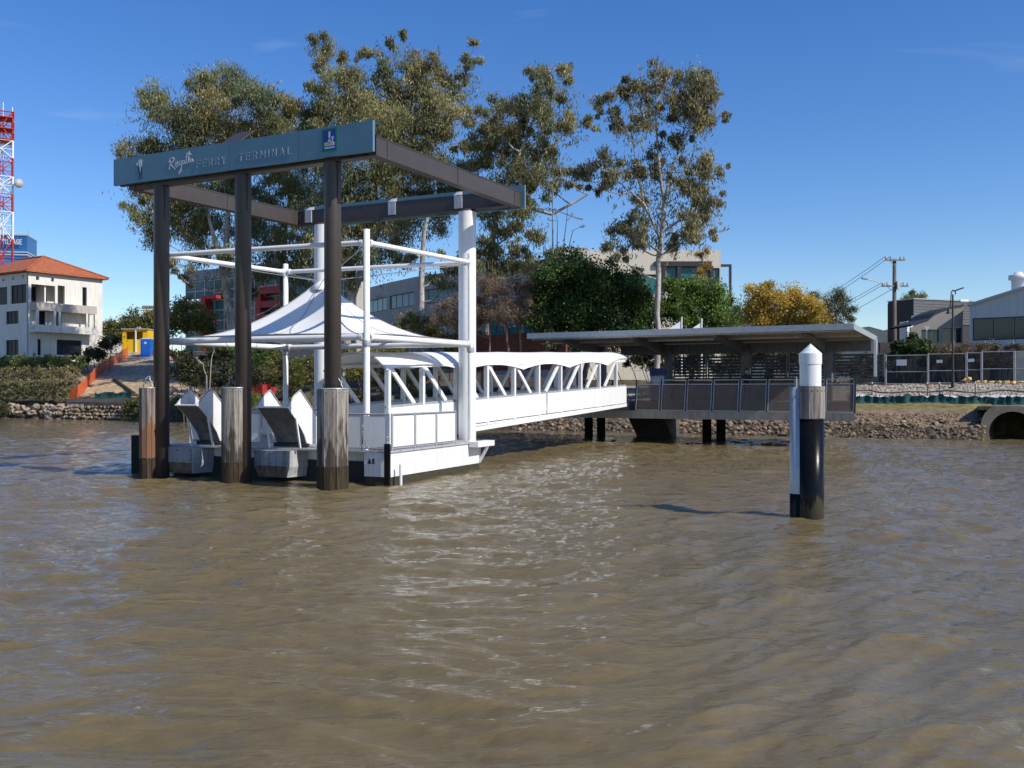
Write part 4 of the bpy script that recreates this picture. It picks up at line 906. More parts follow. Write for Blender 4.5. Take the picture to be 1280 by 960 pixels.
# ------------------------------------------------------------------ buildings
def wall_mb(mb, O, A, L, z0, z1, th, openings=(), m=0):
    """wall along A from O, thickness th towards the inside (left of A), cells cut out for openings (a0,a1,z0,z1)"""
    Bn = v3(-A.y, A.x); As = sorted({0, L} | {o[0] for o in openings} | {o[1] for o in openings}); As = [a for a in As if 0 <= a <= L]
    for a0_, a1_ in zip(As, As[1:]):
        if a1_ - a0_ < 1e-4: continue
        mid_ = (a0_ + a1_) / 2; holes = sorted([(o[2], o[3]) for o in openings if o[0] <= mid_ <= o[1]]); z = z0
        for h0, h1 in holes + [(z1, z1)]:
            if h0 - z > 1e-3: mb.fbox(O, a0_, a1_, 0, th, z, h0, A, Bn, m)
            z = h1
def window(parent, O, A, a0_, a1_, z0, z1, inset=.12, fmat='dark', gmat='glass', nx=1, nz=1, fw=.06, name='window'):
    Bn = v3(-A.y, A.x); fr = MB(); e = .004
    for a in [a0_ + e + fw / 2] + [a0_ + (a1_ - a0_) * i / nx for i in range(1, nx)] + [a1_ - e - fw / 2]: fr.fbox(O, a - fw / 2, a + fw / 2, inset, inset + .08, z0 + e, z1 - e, A, Bn)
    for z in [z0 + e + fw / 2] + [z0 + (z1 - z0) * i / nz for i in range(1, nz)] + [z1 - e - fw / 2]: fr.fbox(O, a0_ + e, a1_ - e, inset + .003, inset + .077, z - fw / 2, z + fw / 2, A, Bn)
    f = fr.build(name, M[fmat], parent)
    for i in range(nx):
        for j in range(nz):
            pm = MB(); pm.fbox(O, a0_ + (a1_ - a0_) * i / nx + fw * .6, a0_ + (a1_ - a0_) * (i + 1) / nx - fw * .6, inset + .03, inset + .045, z0 + (z1 - z0) * j / nz + fw * .6, z0 + (z1 - z0) * (j + 1) / nz - fw * .6, A, Bn); pm.build('pane', M[gmat], f)
    return f
M['render'] = mat('cream_render', (.74, .71, .64), .85, var=.06, scale=1, bump=.05, streak=((.42, .38, .32), .35))
M['rendergrey'] = mat('grey_render', (.46, .42, .37), .85, var=.08, scale=.6, streak=((.3, .29, .27), .35))
M['creamwall'] = mat('cream_wall', (.68, .61, .49), .85, var=.05, scale=.5, streak=((.4, .36, .3), .3))
M['darkcol'] = mat('charcoal_frame', (.035, .03, .03), .6, var=.1)
def tile_mat():
    m = mat('terracotta_tiles', (.40, .115, .045), .8, var=.3, scale=2.5)
    t = m.node_tree; b = t.nodes['Principled BSDF']; tc = t.nodes.new('ShaderNodeTexCoord'); wv = t.nodes.new('ShaderNodeTexWave'); wv.bands_direction = 'Z'; wv.inputs['Scale'].default_value = 2.2
    t.links.new(tc.outputs['Object'], wv.inputs[0]); bn = t.nodes.new('ShaderNodeBump'); bn.inputs['Strength'].default_value = .6; bn.inputs['Distance'].default_value = .06
    t.links.new(wv.outputs['Fac'], bn.inputs['Height']); t.links.new(bn.outputs[0], b.inputs['Normal']); return m
M['tile'] = tile_mat(); M['garage'] = mat('dark_blue_door', (.005, .009, .025), .5, var=.1)

# --- left apartment house
HA = v3(.54, .84).normalized(); HB = v3(-HA.y, HA.x)           # HA along the right face, HB to the left along the river face
HO = v3(-57.6, 115); HZ = 6.0
house = thing('apartment_house', HO + HA * 4.9 + HB * 6 + Z * HZ, 'cream three storey riverside apartment house with terracotta hip roof and recessed balconies', 'house')
def ha(px): th = (px - 640) / FPX; return (th * HO.y - HO.x) / (HA.x - th * HA.y)
def hz(px, py): a = ha(px); Y = HO.y + HA.y * a; return 3 + (487 - py) * Y / FPX
HL = ha(128); EZ = 17.0
ops = [(.35, ha(69), hz(52, 381), hz(52, 356)), (ha(72), ha(81), hz(76, 381), hz(76, 357)), (ha(103), ha(108.5), hz(105, 382), hz(105, 359)),
       (ha(46), ha(57), hz(50, 413), hz(50, 389)), (ha(70), ha(77), hz(74, 414), hz(74, 391)), (ha(47), ha(51.5), hz(49, 444), hz(49, 424)), (ha(71), ha(102), hz(85, 444), hz(85, 425)),
       (ha(45), ha(49), hz(47, 350), hz(47, 345.5)), (ha(64), ha(67.5), hz(66, 352), hz(66, 347.5))]
mb = MB(); wall_mb(mb, HO, HA, HL, HZ, EZ, .3, ops)
LO = HO + HB * 14; HBm = -HB
lo = lambda px: 14 - ((px - 640) / FPX * HO.y - HO.x) / (HB.x - (px - 640) / FPX * HB.y)
lzz = lambda py: 3 + (487 - py) * 117 / FPX
lops = [(lo(-30), lo(9), lzz(380), lzz(358)), (lo(13), lo(33), lzz(380), lzz(357)), (lo(7), lo(23), lzz(405), lzz(389)), (lo(7), lo(23), lzz(444), lzz(425)), (lo(2.5), lo(5), lzz(351), lzz(347)), (lo(15), lo(17.5), lzz(350.5), lzz(346.5)), (lo(27), lo(30), lzz(350), lzz(345.5))]
wall_mb(mb, LO, HBm, 14 - .002, HZ, EZ - .003, .3, lops)
far = HO + HA * HL
mb.fbox(HO, HL - .3, HL - .003, .302, 14, HZ, EZ - .006, HA, HB); mb.fbox(LO, .002, .3, .302, 9.5, HZ, EZ - .009, HBm, HA)
mb.build('wall', M['render'], house)
mb = MB(); mb.fbox(HO, .31, HL - .31, 2.2, 2.4, HZ, EZ - .1, HA, HB); mb.fbox(HO, 2.2, 2.4, .31, 13, HZ, EZ - .1, HA, HB); mb.build('inner_wall', M['render'], house)
mb = MB(); mb.fbox(HO, .31, 8.5, .31, 2.2, hz(52, 381) - .2, hz(52, 381) - .01, HA, HB); mb.fbox(HO, .31, 2.2, 2.45, 13, hz(52, 381) - .2, hz(52, 381) - .01, HA, HB); mb.build('balcony_floor', M['rendergrey'], house)
mb = MB()
for p in ((.06, .12), (ha(70.5), .12)): mb.fbox(HO, p[0] - .14, p[0] + .14, p[1] - .14, p[1] + .1, hz(52, 381) + .004, hz(52, 356), HA, HB)
window(house, HO + HB * 2.06, HA, .5, ha(69) + .2, hz(52, 381) + .05, hz(52, 358) + .1, .02, gmat='glassdim', nx=5)
window(house, HO + HA * 2.14 + HB * 12, -HB, .5, 9.3, hz(52, 381) + .05, hz(52, 358) + .1, -.06, gmat='glassdim', nx=7)
for i, o in enumerate(ops[2:7]): window(house, HO, HA, *o, inset=.16, nx=(1, 2, 1, 1, 4)[i], gmat='garage' if i == 4 else 'glassdim', fmat='dark', name='garage_door' if i == 4 else 'window')
for o in lops[:4]: window(house, LO, HBm, *o, inset=.16, nx=3, gmat='glassdim')
# middle balcony projecting from the right face
ba0, ba1 = ha(37), ha(112); q0, q1 = hz(75, 391), hz(75, 381); f0 = hz(75, 444 - 30)
mb = MB(); mb.fbox(HO, ba0, ba1, -1.5, -.003, q0, q1, HA, HB); mb.build('balcony_roof', M['rendergrey'], house)
mb = MB(); mb.fbox(HO, ba0, ba1, -1.5, -.003, f0 - .3, f0, HA, HB); mb.fbox(HO, ba0, ba1, -1.5, -1.38, f0 + .003, f0 + .55, HA, HB); mb.fbox(HO, ba1 - .12, ba1, -1.377, -.003, f0 + .003, f0 + .55, HA, HB); mb.build('balcony_floor', M['render'], house)
for px_ in (38, 60, 66, 100, 111):
    a = min(max(ha(px_), ba0 + .14), ba1 - .14); mb = MB(); mb.fbox(HO, a - .13, a + .13, -1.499, -1.22, f0 + .002, q0 - .002, HA, HB); mb.build('balcony_post', M['render'], house)
mb = MB(); mb.fbox(HO, -.25, HL + .25, -.3, .0, EZ + .003, EZ + .16, HA, HB); mb.fbox(HO, -.3, -.003, .003, 14, EZ + .003, EZ + .16, HA, HB); mb.build('gutter', M['darkcol'], house)
e = .55; rz = EZ + .18; pk = 19.75; mb = MB()
c = [HO - HA * e - HB * e, HO + HA * (HL + e) - HB * e, HO + HA * (HL + e) + HB * 14.5, HO - HA * e + HB * 14.5]; r0 = HO + HA * HL / 2 + HB * 4.9; r1 = HO + HA * HL / 2 + HB * 10
vv = [q + Z * rz for q in c] + [q + Z * (rz - .16) for q in c] + [r0 + Z * pk, r1 + Z * pk]
mb.add(vv, [(0, 1, 8), (1, 2, 9, 8), (2, 3, 9), (3, 0, 8, 9), (4, 7, 6, 5), (0, 4, 5, 1), (1, 5, 6, 2), (2, 6, 7, 3), (3, 7, 4, 0)]); rf = mb.build('roof', M['tile'], house)
for i, (p, q) in enumerate(((0, 8), (1, 8), (8, 9))):
    mb = MB(); mb.tube(vv[p] + Z * .05, vv[q] + Z * .05, .13, n=8); mb.build('ridge_capping', M['tile'], rf)
# --- blue tower far behind
tw = thing('office_tower', P(20, 487, 360) , 'distant blue glass office tower with white sign band behind the red and white mast', 'tower')
TY = 360
mb = MB(); lower = [PX(-20, TY - 14), PX(39, TY), PX(57, TY + 26), PX(40, TY + 50), PX(-20, TY + 50)]; mb.prism(lower, 0, 51.6); mb.build('lower_block', M['glassblue'], tw)
upper = [PX(-12, TY + 2), PX(34, TY + 4), PX(46, TY + 18), PX(34, TY + 40), PX(-12, TY + 40)]
def grow(pts, k): c = sum(pts, Vector()) / len(pts); return [c + (p - c) * k for p in pts]
M['bandwhite'] = mat('pale_band', (.4, .45, .5), .5, var=.1)
mb = MB(); mb.prism(upper, 51.7, 61.5); mb.build('upper_block', M['glassblue'], tw)
for z in (53.5, 54.5, 61.0): mb = MB(); mb.prism(grow(upper, 1.015), z, z + .5); mb.build('parapet_band', M['bandwhite'], tw)
for z in (20, 26, 32, 38, 44, 50.8): mb = MB(); mb.prism(grow(lower, 1.006), z, z + .35); mb.build('floor_band', M['navy'], tw)
mb = MB(); x = 0
O = PX(3.5, TY + 2) + Z * 57.6; A = (PX(34, TY + 4) - PX(-12, TY + 2)).normalized()
for ch in 'VILLAGE': stroke_mesh(mb, STROKE[ch], O + A * x - v3(0, .3), A, v3(0, -1), 1.0, 1.7, .26, .1); x += .6 + (max(p[0] for l in STROKE[ch] for p in l)) * .8
mb.build('sign_lettering', M['letter'], tw)
mb = MB(); mb.tube(PX(36, TY + 20, 61), PX(36, TY + 20, 65.5), .15); mb.build('antenna', M['galv'], tw)
# --- lattice mast
MY = 190; ms = thing('lattice_mast', PX(0, MY, 9), 'red and white lattice communications mast with platforms and dish at the left edge', 'mast')
mc = PX(1, MY); hw = 2.15; rot = R(28); md = [v3(math.cos(rot + i * math.pi / 2 + math.pi / 4), math.sin(rot + i * math.pi / 2 + math.pi / 4)) * hw * 1.35 for i in range(4)]
zz = lambda py: 3 + (487 - py) * MY / FPX
bands = [(345, 300, 'red'), (300, 266, 'whiteclean'), (266, 244, 'red'), (244, 222, 'whiteclean'), (222, 199, 'red'), (199, 177, 'whiteclean'), (177, 142, 'red')]
for b0, b1, mm in bands:
    za, zb_ = zz(b0), zz(b1); mb = MB()
    for i in range(4):
        p, q = mc + md[i], mc + md[(i + 1) % 4]
        mb.beam(p + Z * za, p + Z * zb_, .30, .30); mb.beam(p + Z * zb_, q + Z * zb_, .14, .14)
        mb.beam(p + Z * za, q + Z * zb_, .15, .15); mb.beam(q + Z * za, p + Z * zb_, .15, .15); mb.beam(p + Z * (za + zb_) / 2, q + Z * (za + zb_) / 2, .1, .1)
    for d in ((.3, .3), (-.3, .3), (0, -.3)): mb.beam(mc + v3(*d) + Z * za, mc + v3(*d) + Z * zb_, .12, .12)
    mb.build('mast_section', M[mm], ms)
for py in (148, 162, 175):
    mb = MB(); mb.prism([mc + d * 1.12 for d in md], zz(py + 1), zz(py + 1) + .2)
    for i in range(4):
        p, q = mc + md[i] * 1.12, mc + md[(i + 1) % 4] * 1.12
        for z in (.6, 1.15): mb.beam(p + Z * (zz(py + 1) + z), q + Z * (zz(py + 1) + z), .1, .1)
        mb.beam(p + Z * zz(py + 1), p + Z * (zz(py + 1) + 1.2), .1, .1)
    mb.build('platform', M['red'], ms)
dc = PX(22, MY - 1, zz(231)); mb = MB(); dd = v3(.75, -.66)
dax = v3(.66, .75); prev = None; rings = [(0, -.1), (.4, -.05), (.75, .1), (.85, .35), (.85, .75), (.0, .8)]; n = 16; vv = []
for r, t in rings:
    for i in range(n): vv.append(dc + dd * t + (dax * math.cos(2 * math.pi * i / n) + Z * math.sin(2 * math.pi * i / n)) * r)
mb.add(vv, [(j * n + i, j * n + (i + 1) % n, (j + 1) * n + (i + 1) % n, (j + 1) * n + i) for j in range(len(rings) - 1) for i in range(n)], 0, True); mb.tube(dc, mc + Z * dc.z, .1); mb.build('dish', M['greylight'], ms)
for px_, py in ((4, 128), (15.5, 134)): mb = MB(); mb.tube(PX(px_, MY, zz(150)), PX(px_, MY, zz(py)), .09); mb.build('whip_antenna', M['whiteclean'], ms)

def curtain(parent, O, A, L, z0, z1, nx, nz, gmat, fmat, th=.25, fw=.14):
    Bn = v3(-A.y, A.x)
    for i in range(nx):
        for j in range(nz):
            pm = MB(); pm.fbox(O, L * i / nx + fw / 2, L * (i + 1) / nx - fw / 2, -.02, .1, z0 + (z1 - z0) * j / nz + fw / 2, z0 + (z1 - z0) * (j + 1) / nz - fw / 2, A, Bn); pm.build('window_pane', M[gmat], parent)
    for i in range(nx + 1): fr = MB(); fr.fbox(O, L * i / nx - fw / 2, L * i / nx + fw / 2, -.1, .1, z0, z1, A, Bn); fr.build('mullion', M[fmat], parent)
    for j in range(nz + 1): fr = MB(); fr.fbox(O, 0, L, -.085, .085, z0 + (z1 - z0) * j / nz - fw / 2, z0 + (z1 - z0) * j / nz + fw / 2, A, Bn); fr.build('transom', M[fmat], parent)
# --- teal and red office
TYB = 132; tb_ = thing('glass_office', P(300, 440, TYB), 'teal glass office block with grey parapet and red portal frames behind the gum trunks', 'office building')
zq = lambda py, Y=TYB: 3 + (487 - py) * Y / FPX
O = PX(233, TYB); A = (PX(440, TYB - 16) - O).normalized(); Bn = v3(-A.y, A.x); pl_ = lambda px: ((px - 640) / FPX * O.y - O.x) / (A.x - (px - 640) / FPX * A.y)
mb = MB(); mb.fbox(O, .0, pl_(445), .12, 2.5, 5, zq(352), A, Bn); mb.build('core', M['rendergrey'], tb_)
mb = MB(); mb.fbox(O, -.2, pl_(445), -.3, 2.7, zq(352) + .003, zq(340), A, Bn); mb.build('parapet', M['grey'], tb_)
curtain(tb_, O, A, pl_(445), zq(440), zq(353), 16, 7, 'glassteal', 'galv')
def portal(x0, x1, z0, z1, nm='red_frame'):
    for a, b, c, d in ((x0, x0 + 4, z0, z1), (x0 + 4.1, x1, z1, z1 - 6 if False else z1)): pass
    mb = MB(); mb.fbox(O, pl_(x0), pl_(x0 + 5), -1.2, -.11, zq(z0), zq(z1), A, Bn); mb.fbox(O, pl_(x0 + 5) + .002, pl_(x1), -1.19, -.11, zq(z1 + 4), zq(z1) - .002, A, Bn); mb.build(nm, M['red'], tb_)
portal(260, 279, 440, 373); 
mb = MB(); mb.fbox(O, pl_(330), pl_(362), -1.2, -.11, zq(376), zq(368), A, Bn); mb.fbox(O, pl_(330), pl_(362), -1.2, -.11, zq(392), zq(384.5), A, Bn); mb.fbox(O, pl_(328), pl_(334), -1.25, -.11, zq(420), zq(367), A, Bn); mb.fbox(O, pl_(330), pl_(362), -1.2, -.11, zq(408), zq(400), A, Bn); mb.build('red_frame', M['red'], tb_)
for px_ in (237, 243, 249, 255): mb = MB(); mb.fbox(O, pl_(px_), pl_(px_) + .25, -.9, -.11, zq(391), zq(376), A, Bn); mb.fbox(O, pl_(px_) + .252, pl_(px_ + 4), -.9, -.11, zq(377.5), zq(376) - .002, A, Bn); mb.build('white_fin', M['whiteclean'], tb_)
# --- grey curved office
og = thing('grey_office', PX(600, 135, 6), 'pale grey office with teal ribbon windows partly hidden behind the gums and bare shrub', 'office building')
pts = [PX(452, 160), PX(485, 150), PX(520, 142), PX(600, 131), PX(726, 119)]; zt_ = [None] * 5
for i, (p, q) in enumerate(zip(pts, pts[1:])):
    A = (q - p).normalized(); L = (q - p).length; mb = MB(); top = 19.6
    bands = [(.6, L - .6, 15.4, 17.5), (.6, L - .6, 9.6, 12.2)] if L > 3 else []
    wall_mb(mb, p, A, L, 4, top, .4, bands); mb.build('wall', M['rendergrey'], og)
    for b in bands: window(og, p, A, *b, inset=.15, gmat='glassteal', fmat='darkcol', nx=max(2, int(L / 2.2)), fw=.12)
mb = MB(); mb.prism([pts[0] + v3(.1, .5), pts[2] + v3(.3, .5), pts[4] + v3(-.3, .45), pts[4] + v3(3, 14), pts[0] + v3(8, 16)], 4, 19.3); mb.build('roof_core', M['rendergrey'], og)
mb = MB(); O = PX(681, 122) ; 
for k in range(2): mb = MB(); mb.lathe(PX(682 + k * 6, 122.2) + Z * 18.2, [(0, -.6), (.42, -.6), (.42, .6), (0, .6)], 12); mb.build('red_sign', M['red'], og)
# --- cream building with pergola
cb = thing('cream_building', PX(800, 128, 5), 'cream flat roofed building with charcoal window surrounds and roof pergola right of the dark fig', 'building')
CY = 125; O = PX(686, CY); A = v3(1, 0); px_a = lambda px: (px - 686) / FPX * CY; zc = lambda py: 3 + (487 - py) * CY / FPX
ops = [(px_a(752), px_a(826), zc(368), zc(343)), (px_a(833), px_a(838 + 10), zc(355), zc(333)), (px_a(851), px_a(873), zc(355), zc(333)), (px_a(876), px_a(888), zc(355), zc(337)), (px_a(891), px_a(899.5), zc(354), zc(335))]
mb = MB(); wall_mb(mb, O, A, px_a(901), 4, zc(313), .4, ops); mb.fbox(O, px_a(901) - .4, px_a(901) - .003, .402, 12, 4, zc(313) - .003, A, v3(0, 1)); mb.fbox(O, .003, .4, .402, 12, 4, zc(313) - .003, A, v3(0, 1)); mb.fbox(O, .402, px_a(901) - .402, .402, 12, zc(316), zc(315), A, v3(0, 1)); mb.build('wall', M['creamwall'], cb)
for o in ops: window(cb, O, A, *o, inset=.2, gmat='glassteal', fmat='darkcol', nx=2, fw=.12)
mb = MB(); mb.fbox(O, px_a(818), px_a(889), -.35, -.004, zc(333), zc(327), A, v3(0, 1)); mb.fbox(O, px_a(887), px_a(891), -.35, -.004, zc(372), zc(333) - .003, A, v3(0, 1)); mb.fbox(O, px_a(846), px_a(851), -.3, -.004, zc(365), zc(333) - .003, A, v3(0, 1)); mb.fbox(O, px_a(828), px_a(832), -.3, -.004, zc(365), zc(333) - .003, A, v3(0, 1)); mb.build('window_surround', M['darkcol'], cb)
mb = MB(); mb.fbox(O, px_a(688), px_a(735), .5, 8, zc(313) + .003, zc(309), A, v3(0, 1)); mb.build('plant_screen', M['soffit'], cb)
mb = MB(); mb.slab([O + v3(px_a(703), 2, zc(309)), O + v3(px_a(724), 2, zc(306)), O + v3(px_a(724), 5, zc(306)), O + v3(px_a(703), 5, zc(309))], .1); mb.build('skylight', M['grey'], cb)
mb = MB()
mb.fbox(O, px_a(901) + .003, px_a(915), .2, .5, zc(333), zc(330), A, v3(0, 1)); mb.fbox(O, px_a(912), px_a(915), .2, .5, 4, zc(333) - .002, A, v3(0, 1)); mb.fbox(O, px_a(901) + .003, px_a(912), .22, .48, zc(370), zc(367), A, v3(0, 1)); mb.build('pergola', M['darkcol'], cb)
# --- right: charcoal clad building
cl_ = thing('clad_building', PX(1150, 108, 4), 'charcoal clad box building with white lower wall beside the power pole', 'building')
GY = 103; O = PX(1142, GY); A = v3(.93, .36).normalized(); Bn = v3(-A.y, A.x); zg_ = lambda py, Y=GY: 3 + (487 - py) * Y / FPX
M['cladding'] = mat('grey_cladding', (.085, .085, .09), .6, var=.1, scale=1); M['cladding2'] = mat('charcoal_cladding', (.022, .022, .024), .6, var=.1)
Lc = 8.4; topz = zg_(374)
mb = MB(); mb.fbox(O, .02, Lc, .06, 3.8, 3.2, topz - .02, A, Bn); mb.build('core', M['darkcol'], cl_)
z = zg_(404); 
while z < topz - .05:
    mb = MB(); z1 = min(z + .30, topz); mb.slab([O + Z * z - Bn * .03, O + A * Lc + Z * z - Bn * .03, O + A * Lc + Z * (z1 - .025), O + Z * (z1 - .025)], .05); mb.build('cladding_board', M['cladding'], cl_); z = z1
mb = MB(); q = O + Bn * 3.8
mb.slab([O - A * .03 + Z * 3.2, O - A * .03 + Z * topz, q - A * .03 + Z * (topz - .2), q - A * .03 + Z * 3.2], .05); mb.build('side_cladding', M['cladding2'], cl_)
mb = MB(); mb.fbox(O, -.08, Lc + .05, -.1, 3.8, topz, topz + .12, A, Bn); mb.build('roof_capping', M['galv'], cl_)
mb = MB(); mb.fbox(O - Bn * 2.2, -.4, 1.6, 0, 2.1, 3.2, zg_(395), A, Bn); mb.build('white_porch', M['whiteclean'], cl_)
mb = MB(); mb.fbox(O - Bn * 1.2 - A * 2.0, .0, 1.55, 0, 1.1, 3.2, zg_(403), A, Bn); mb.build('white_wall', M['whiteclean'], cl_)
# --- white shed with glass front
M['shedwhite'] = mat('shed_white', (.60, .59, .57), .6, var=.04, streak=((.35, .34, .32), .3))
ws = thing('white_shed', PX(1230, 92, 4), 'white gabled boathouse with long dark glazed front and curved side roof', 'shed')
WY = 88; O = PX(1212, WY); A = v3(1, .0); SA = v3(.80, -.60); SB = v3(.60, .80); zw = lambda py, Y=WY: 3 + (487 - py) * Y / FPX; pw = lambda px: (px - 1212) / FPX * WY
gl0, gl1 = zw(466 - 40), zw(398)
mb = MB(); wall_mb(mb, O, SA, 7.2, 3.0, zw(397) + .6, .3, [(.25, 7.1, gl0, gl1)])
mb.slab([O + Z * (zw(397) + .6), O + SA * 7.2 + Z * (zw(397) + .6), O + SA * 7.2 + Z * zw(353), O + Z * zw(381)], .3); mb.fbox(O, .003, .3, .303, 9, 3, zw(384), SA, SB); mb.build('wall', M['shedwhite'], ws)
window(ws, O, SA, .25, 7.1, gl0, gl1, inset=.05, gmat='glass', fmat='darkcol', nx=4, fw=.08)
mb = MB(); e0, e1 = O + v3(-3.9, 0, 0), O + v3(7.3, 0, 0)
for y0 in (-.25,):
    RP = lambda a, b, z: O + SA * a + SB * b + Z * z
    mb.add([RP(-.15, y0, zw(383)), RP(7.4, y0, zw(353)), RP(7.4, 10, zw(353)), RP(-.15, 10, zw(383)), RP(-.15, y0, zw(383) + .22), RP(7.4, y0, zw(353) + .22), RP(7.4, 10, zw(353) + .22), RP(-.15, 10, zw(383) + .22)], [(0, 3, 2, 1), (4, 5, 6, 7), (0, 1, 5, 4), (1, 2, 6, 5), (2, 3, 7, 6), (3, 0, 4, 7)])
mb.build('roof', M['galv'], ws)
# curved lean-to on the left
prof_ = [(1145, 407), (1155, 403), (1168, 399), (1176, 392), (1184, 388), (1196, 384), (1212, 381)]
mb = MB(); pts = [(pw(a), zw(b)) for a, b in prof_]; vv = []
for dz in (0, .16):
    for x, z in pts: vv += [O + v3(x, 1.12, z + dz), O + v3(x, 6, z + dz)]
n = len(pts); h2 = 2 * n; ff = []
for i in range(n - 1):
    ff += [(2 * i, 2 * i + 1, 2 * i + 3, 2 * i + 2), (h2 + 2 * i, h2 + 2 * i + 2, h2 + 2 * i + 3, h2 + 2 * i + 1), (2 * i, 2 * i + 2, h2 + 2 * i + 2, h2 + 2 * i), (2 * i + 1, h2 + 2 * i + 1, h2 + 2 * i + 3, 2 * i + 3)]
mb.add(vv, ff); mb.build('curved_roof', M['darkcol'], ws)
O2 = O + v3(pw(1145), 1.2, 0); mb = MB(); Lw = pw(1211) - pw(1145)
wall_mb(mb, O2, A, Lw, 3, zw(408), .25, [(1.0, 2.6, 3.4, zw(411)), (2.9, Lw - .1, 3.4, zw(402))]); mb.slab([O2 + v3(.2, 0, zw(408) + .003), O2 + v3(Lw, 0, zw(408) + .003)] + [O2 + v3(pw(a) - pw(1145), 0, zw(b) - .02) for a, b in prof_[::-1][:-1]], .25); mb.build('lean_to_wall', M['soffit'], ws)
window(ws, O2, A, 1.0, 2.6, 3.4, zw(411), fmat='darkcol', nx=2); window(ws, O2, A, 2.9, Lw - .1, 3.4, zw(408) - .05, fmat='darkcol', nx=2)
mb = MB(); c = PX(1273, WY + 2); mb.lathe(c, [(.6, zw(362)), (.6, zw(347)), (.85, zw(346.5)), (.85, zw(341)), (.45, zw(340.5)), (.35, zw(337)), (0, zw(337))], 18); mb.build('roof_ventilator', M['whiteclean'], ws)
mb = MB(); mb.tube(PX(1200, WY + 3, zw(373)), PX(1210, WY + 3, zw(373)), .18); mb.build('duct', M['whiteclean'], ws)
# brick wall behind the gangway, in shade
M['brick'] = mat('dark_red_brick', (.15, .052, .03), .9, var=.4, scale=3, bump=.3)
bw = thing('garden_wall', ground_at(640, 82), 'long rusty brown timber retaining wall behind the gangway canopy', 'wall')
O = PX(568, 86); A = (PX(720, 76) - O).normalized(); 
for j in range(5):
    for i in range(6):
        mb = MB(); L = 13.2 / 6; mb.fbox(O, i * L + .01, (i + 1) * L - .01, random.uniform(-.02, .02), .2, 4.6 + j * .62, 4.6 + j * .62 + .6, A, v3(-A.y, A.x)); mb.build('sleeper', M['brick'], bw)
# small far buildings
fb = thing('distant_building', P(184, 420, 240), 'small beige distant building seen just left of the leftmost dark pile', 'building')
mb = MB(); mb.box(*(lambda a, b: (a.x, b.x, a.y, a.y + 8))(PX(177, 240), PX(196, 240)), 8, 3 + (487 - 383) * 240 / FPX); mb.build('block', M['render'], fb)
mb = MB(); mb.box(PX(176.5, 239).x, PX(196.5, 240).x, 239.6, 248.3, 3 + (487 - 383) * 240 / FPX, 3 + (487 - 382) * 240 / FPX); mb.build('parapet', M['rendergrey'], fb)
fb = thing('flat_roof_building', P(145, 420, 210), 'low white flat roofed building behind the sandy slope', 'building')
mb = MB(); mb.box(PX(126, 210).x, PX(165, 210).x, 210, 220, 8, 3 + (487 - 403) * 210 / FPX); mb.build('wall', M['render'], fb)
mb = MB(); mb.box(PX(124, 210).x, PX(167, 210).x, 209.5, 221, 3 + (487 - 403) * 210 / FPX + .01, 3 + (487 - 401) * 210 / FPX); mb.build('roof', M['whiteclean'], fb)

# ------------------------------------------------------------------ hills
hm = mat('hazy_far_forest', (.045, .06, .058), .95, var=.35, scale=.02, bump=.3)  # blue of distance haze mixed into the forest colour
vv = []; nx = 160; xs = np.linspace(-2400, 2400, nx); rows_ = [(1700, 0), (1850, .55), (2000, 1), (2300, .7), (2800, 0)]
for y, k in rows_:
    for x in xs:
        h = 102 + 55 * (.5 + .5 * math.sin(x * .0021 + 1.2)) + 22 * mnoise.noise(Vector((x * .006, y * .003, 0))) + 12 * mnoise.noise(Vector((x * .04, y * .02, 5)))
        vv.append((x, y, 5 + k * h * (1.0 if x > 500 else .25 + .75 * max(0, min(1, (x + 100) / 600)))))
mb = MB(); mb.add(vv, [(j * nx + i, j * nx + i + 1, (j + 1) * nx + i + 1, (j + 1) * nx + i) for j in range(len(rows_) - 1) for i in range(nx - 1)], 0, True)
tag(mb.build('hills', hm), kind='structure')

# ------------------------------------------------------------------ middle trees and shrubs
tree('fig_tree', 'dense dark green rounded fig behind the left end of the shelter roof', ground_at(725, 79), [[(722, 435, .35), (720, 400, .3), (715, 370, .2)], [(722, 420, .25), (750, 390, .2)]],
     [(690, 345, 20), (715, 338, 20), (740, 342, 20), (675, 368, 18), (700, 370, 24), (730, 368, 26), (760, 362, 22), (780, 375, 18), (685, 395, 20), (715, 398, 24), (748, 395, 24), (775, 398, 18), (665, 400, 10), (795, 395, 14), (700, 412, 16), (735, 412, 16), (765, 345, 12), (790, 355, 14), (805, 372, 13), (810, 390, 13), (795, 405, 14), (770, 412, 14), (815, 408, 10)], 79, DARKG, 1700, .25, 'barkdark', 1.3, droop=.15, aspect=.5, twigs=3, subs=14, sub_r=.72)
tree('leafy_tree', 'bright mid green rounded tree to the right of the white gum trunk', ground_at(865, 80), [[(866, 430, .25), (866, 395, .2), (862, 370, .14)]],
     [(845, 362, 15), (865, 356, 14), (885, 362, 13), (838, 382, 16), (860, 380, 18), (885, 382, 16), (905, 385, 12), (845, 400, 14), (870, 402, 16), (900, 402, 14), (918, 398, 10), (825, 390, 10)], 80, [(.07, .12, .022), (.14, .18, .035), (.04, .07, .02)], 1700, .23, 'barkdark', 1.0, droop=.15, aspect=.5, twigs=3, subs=12, sub_r=.72)
tree('poplar_tree', 'narrow golden cone shaped tree in front of the cream building windows', ground_at(879, 100), [[(879, 420, .15), (879, 340, .1), (878, 315, .05)]],
     [(878, 312, 6), (877, 322, 8), (880, 333, 9), (878, 343, 8), (880, 352, 5)], 100, [(.26, .16, .03), (.3, .2, .04), (.18, .10, .03)], 700, .3, 'barkdark', .4, twigs=2)
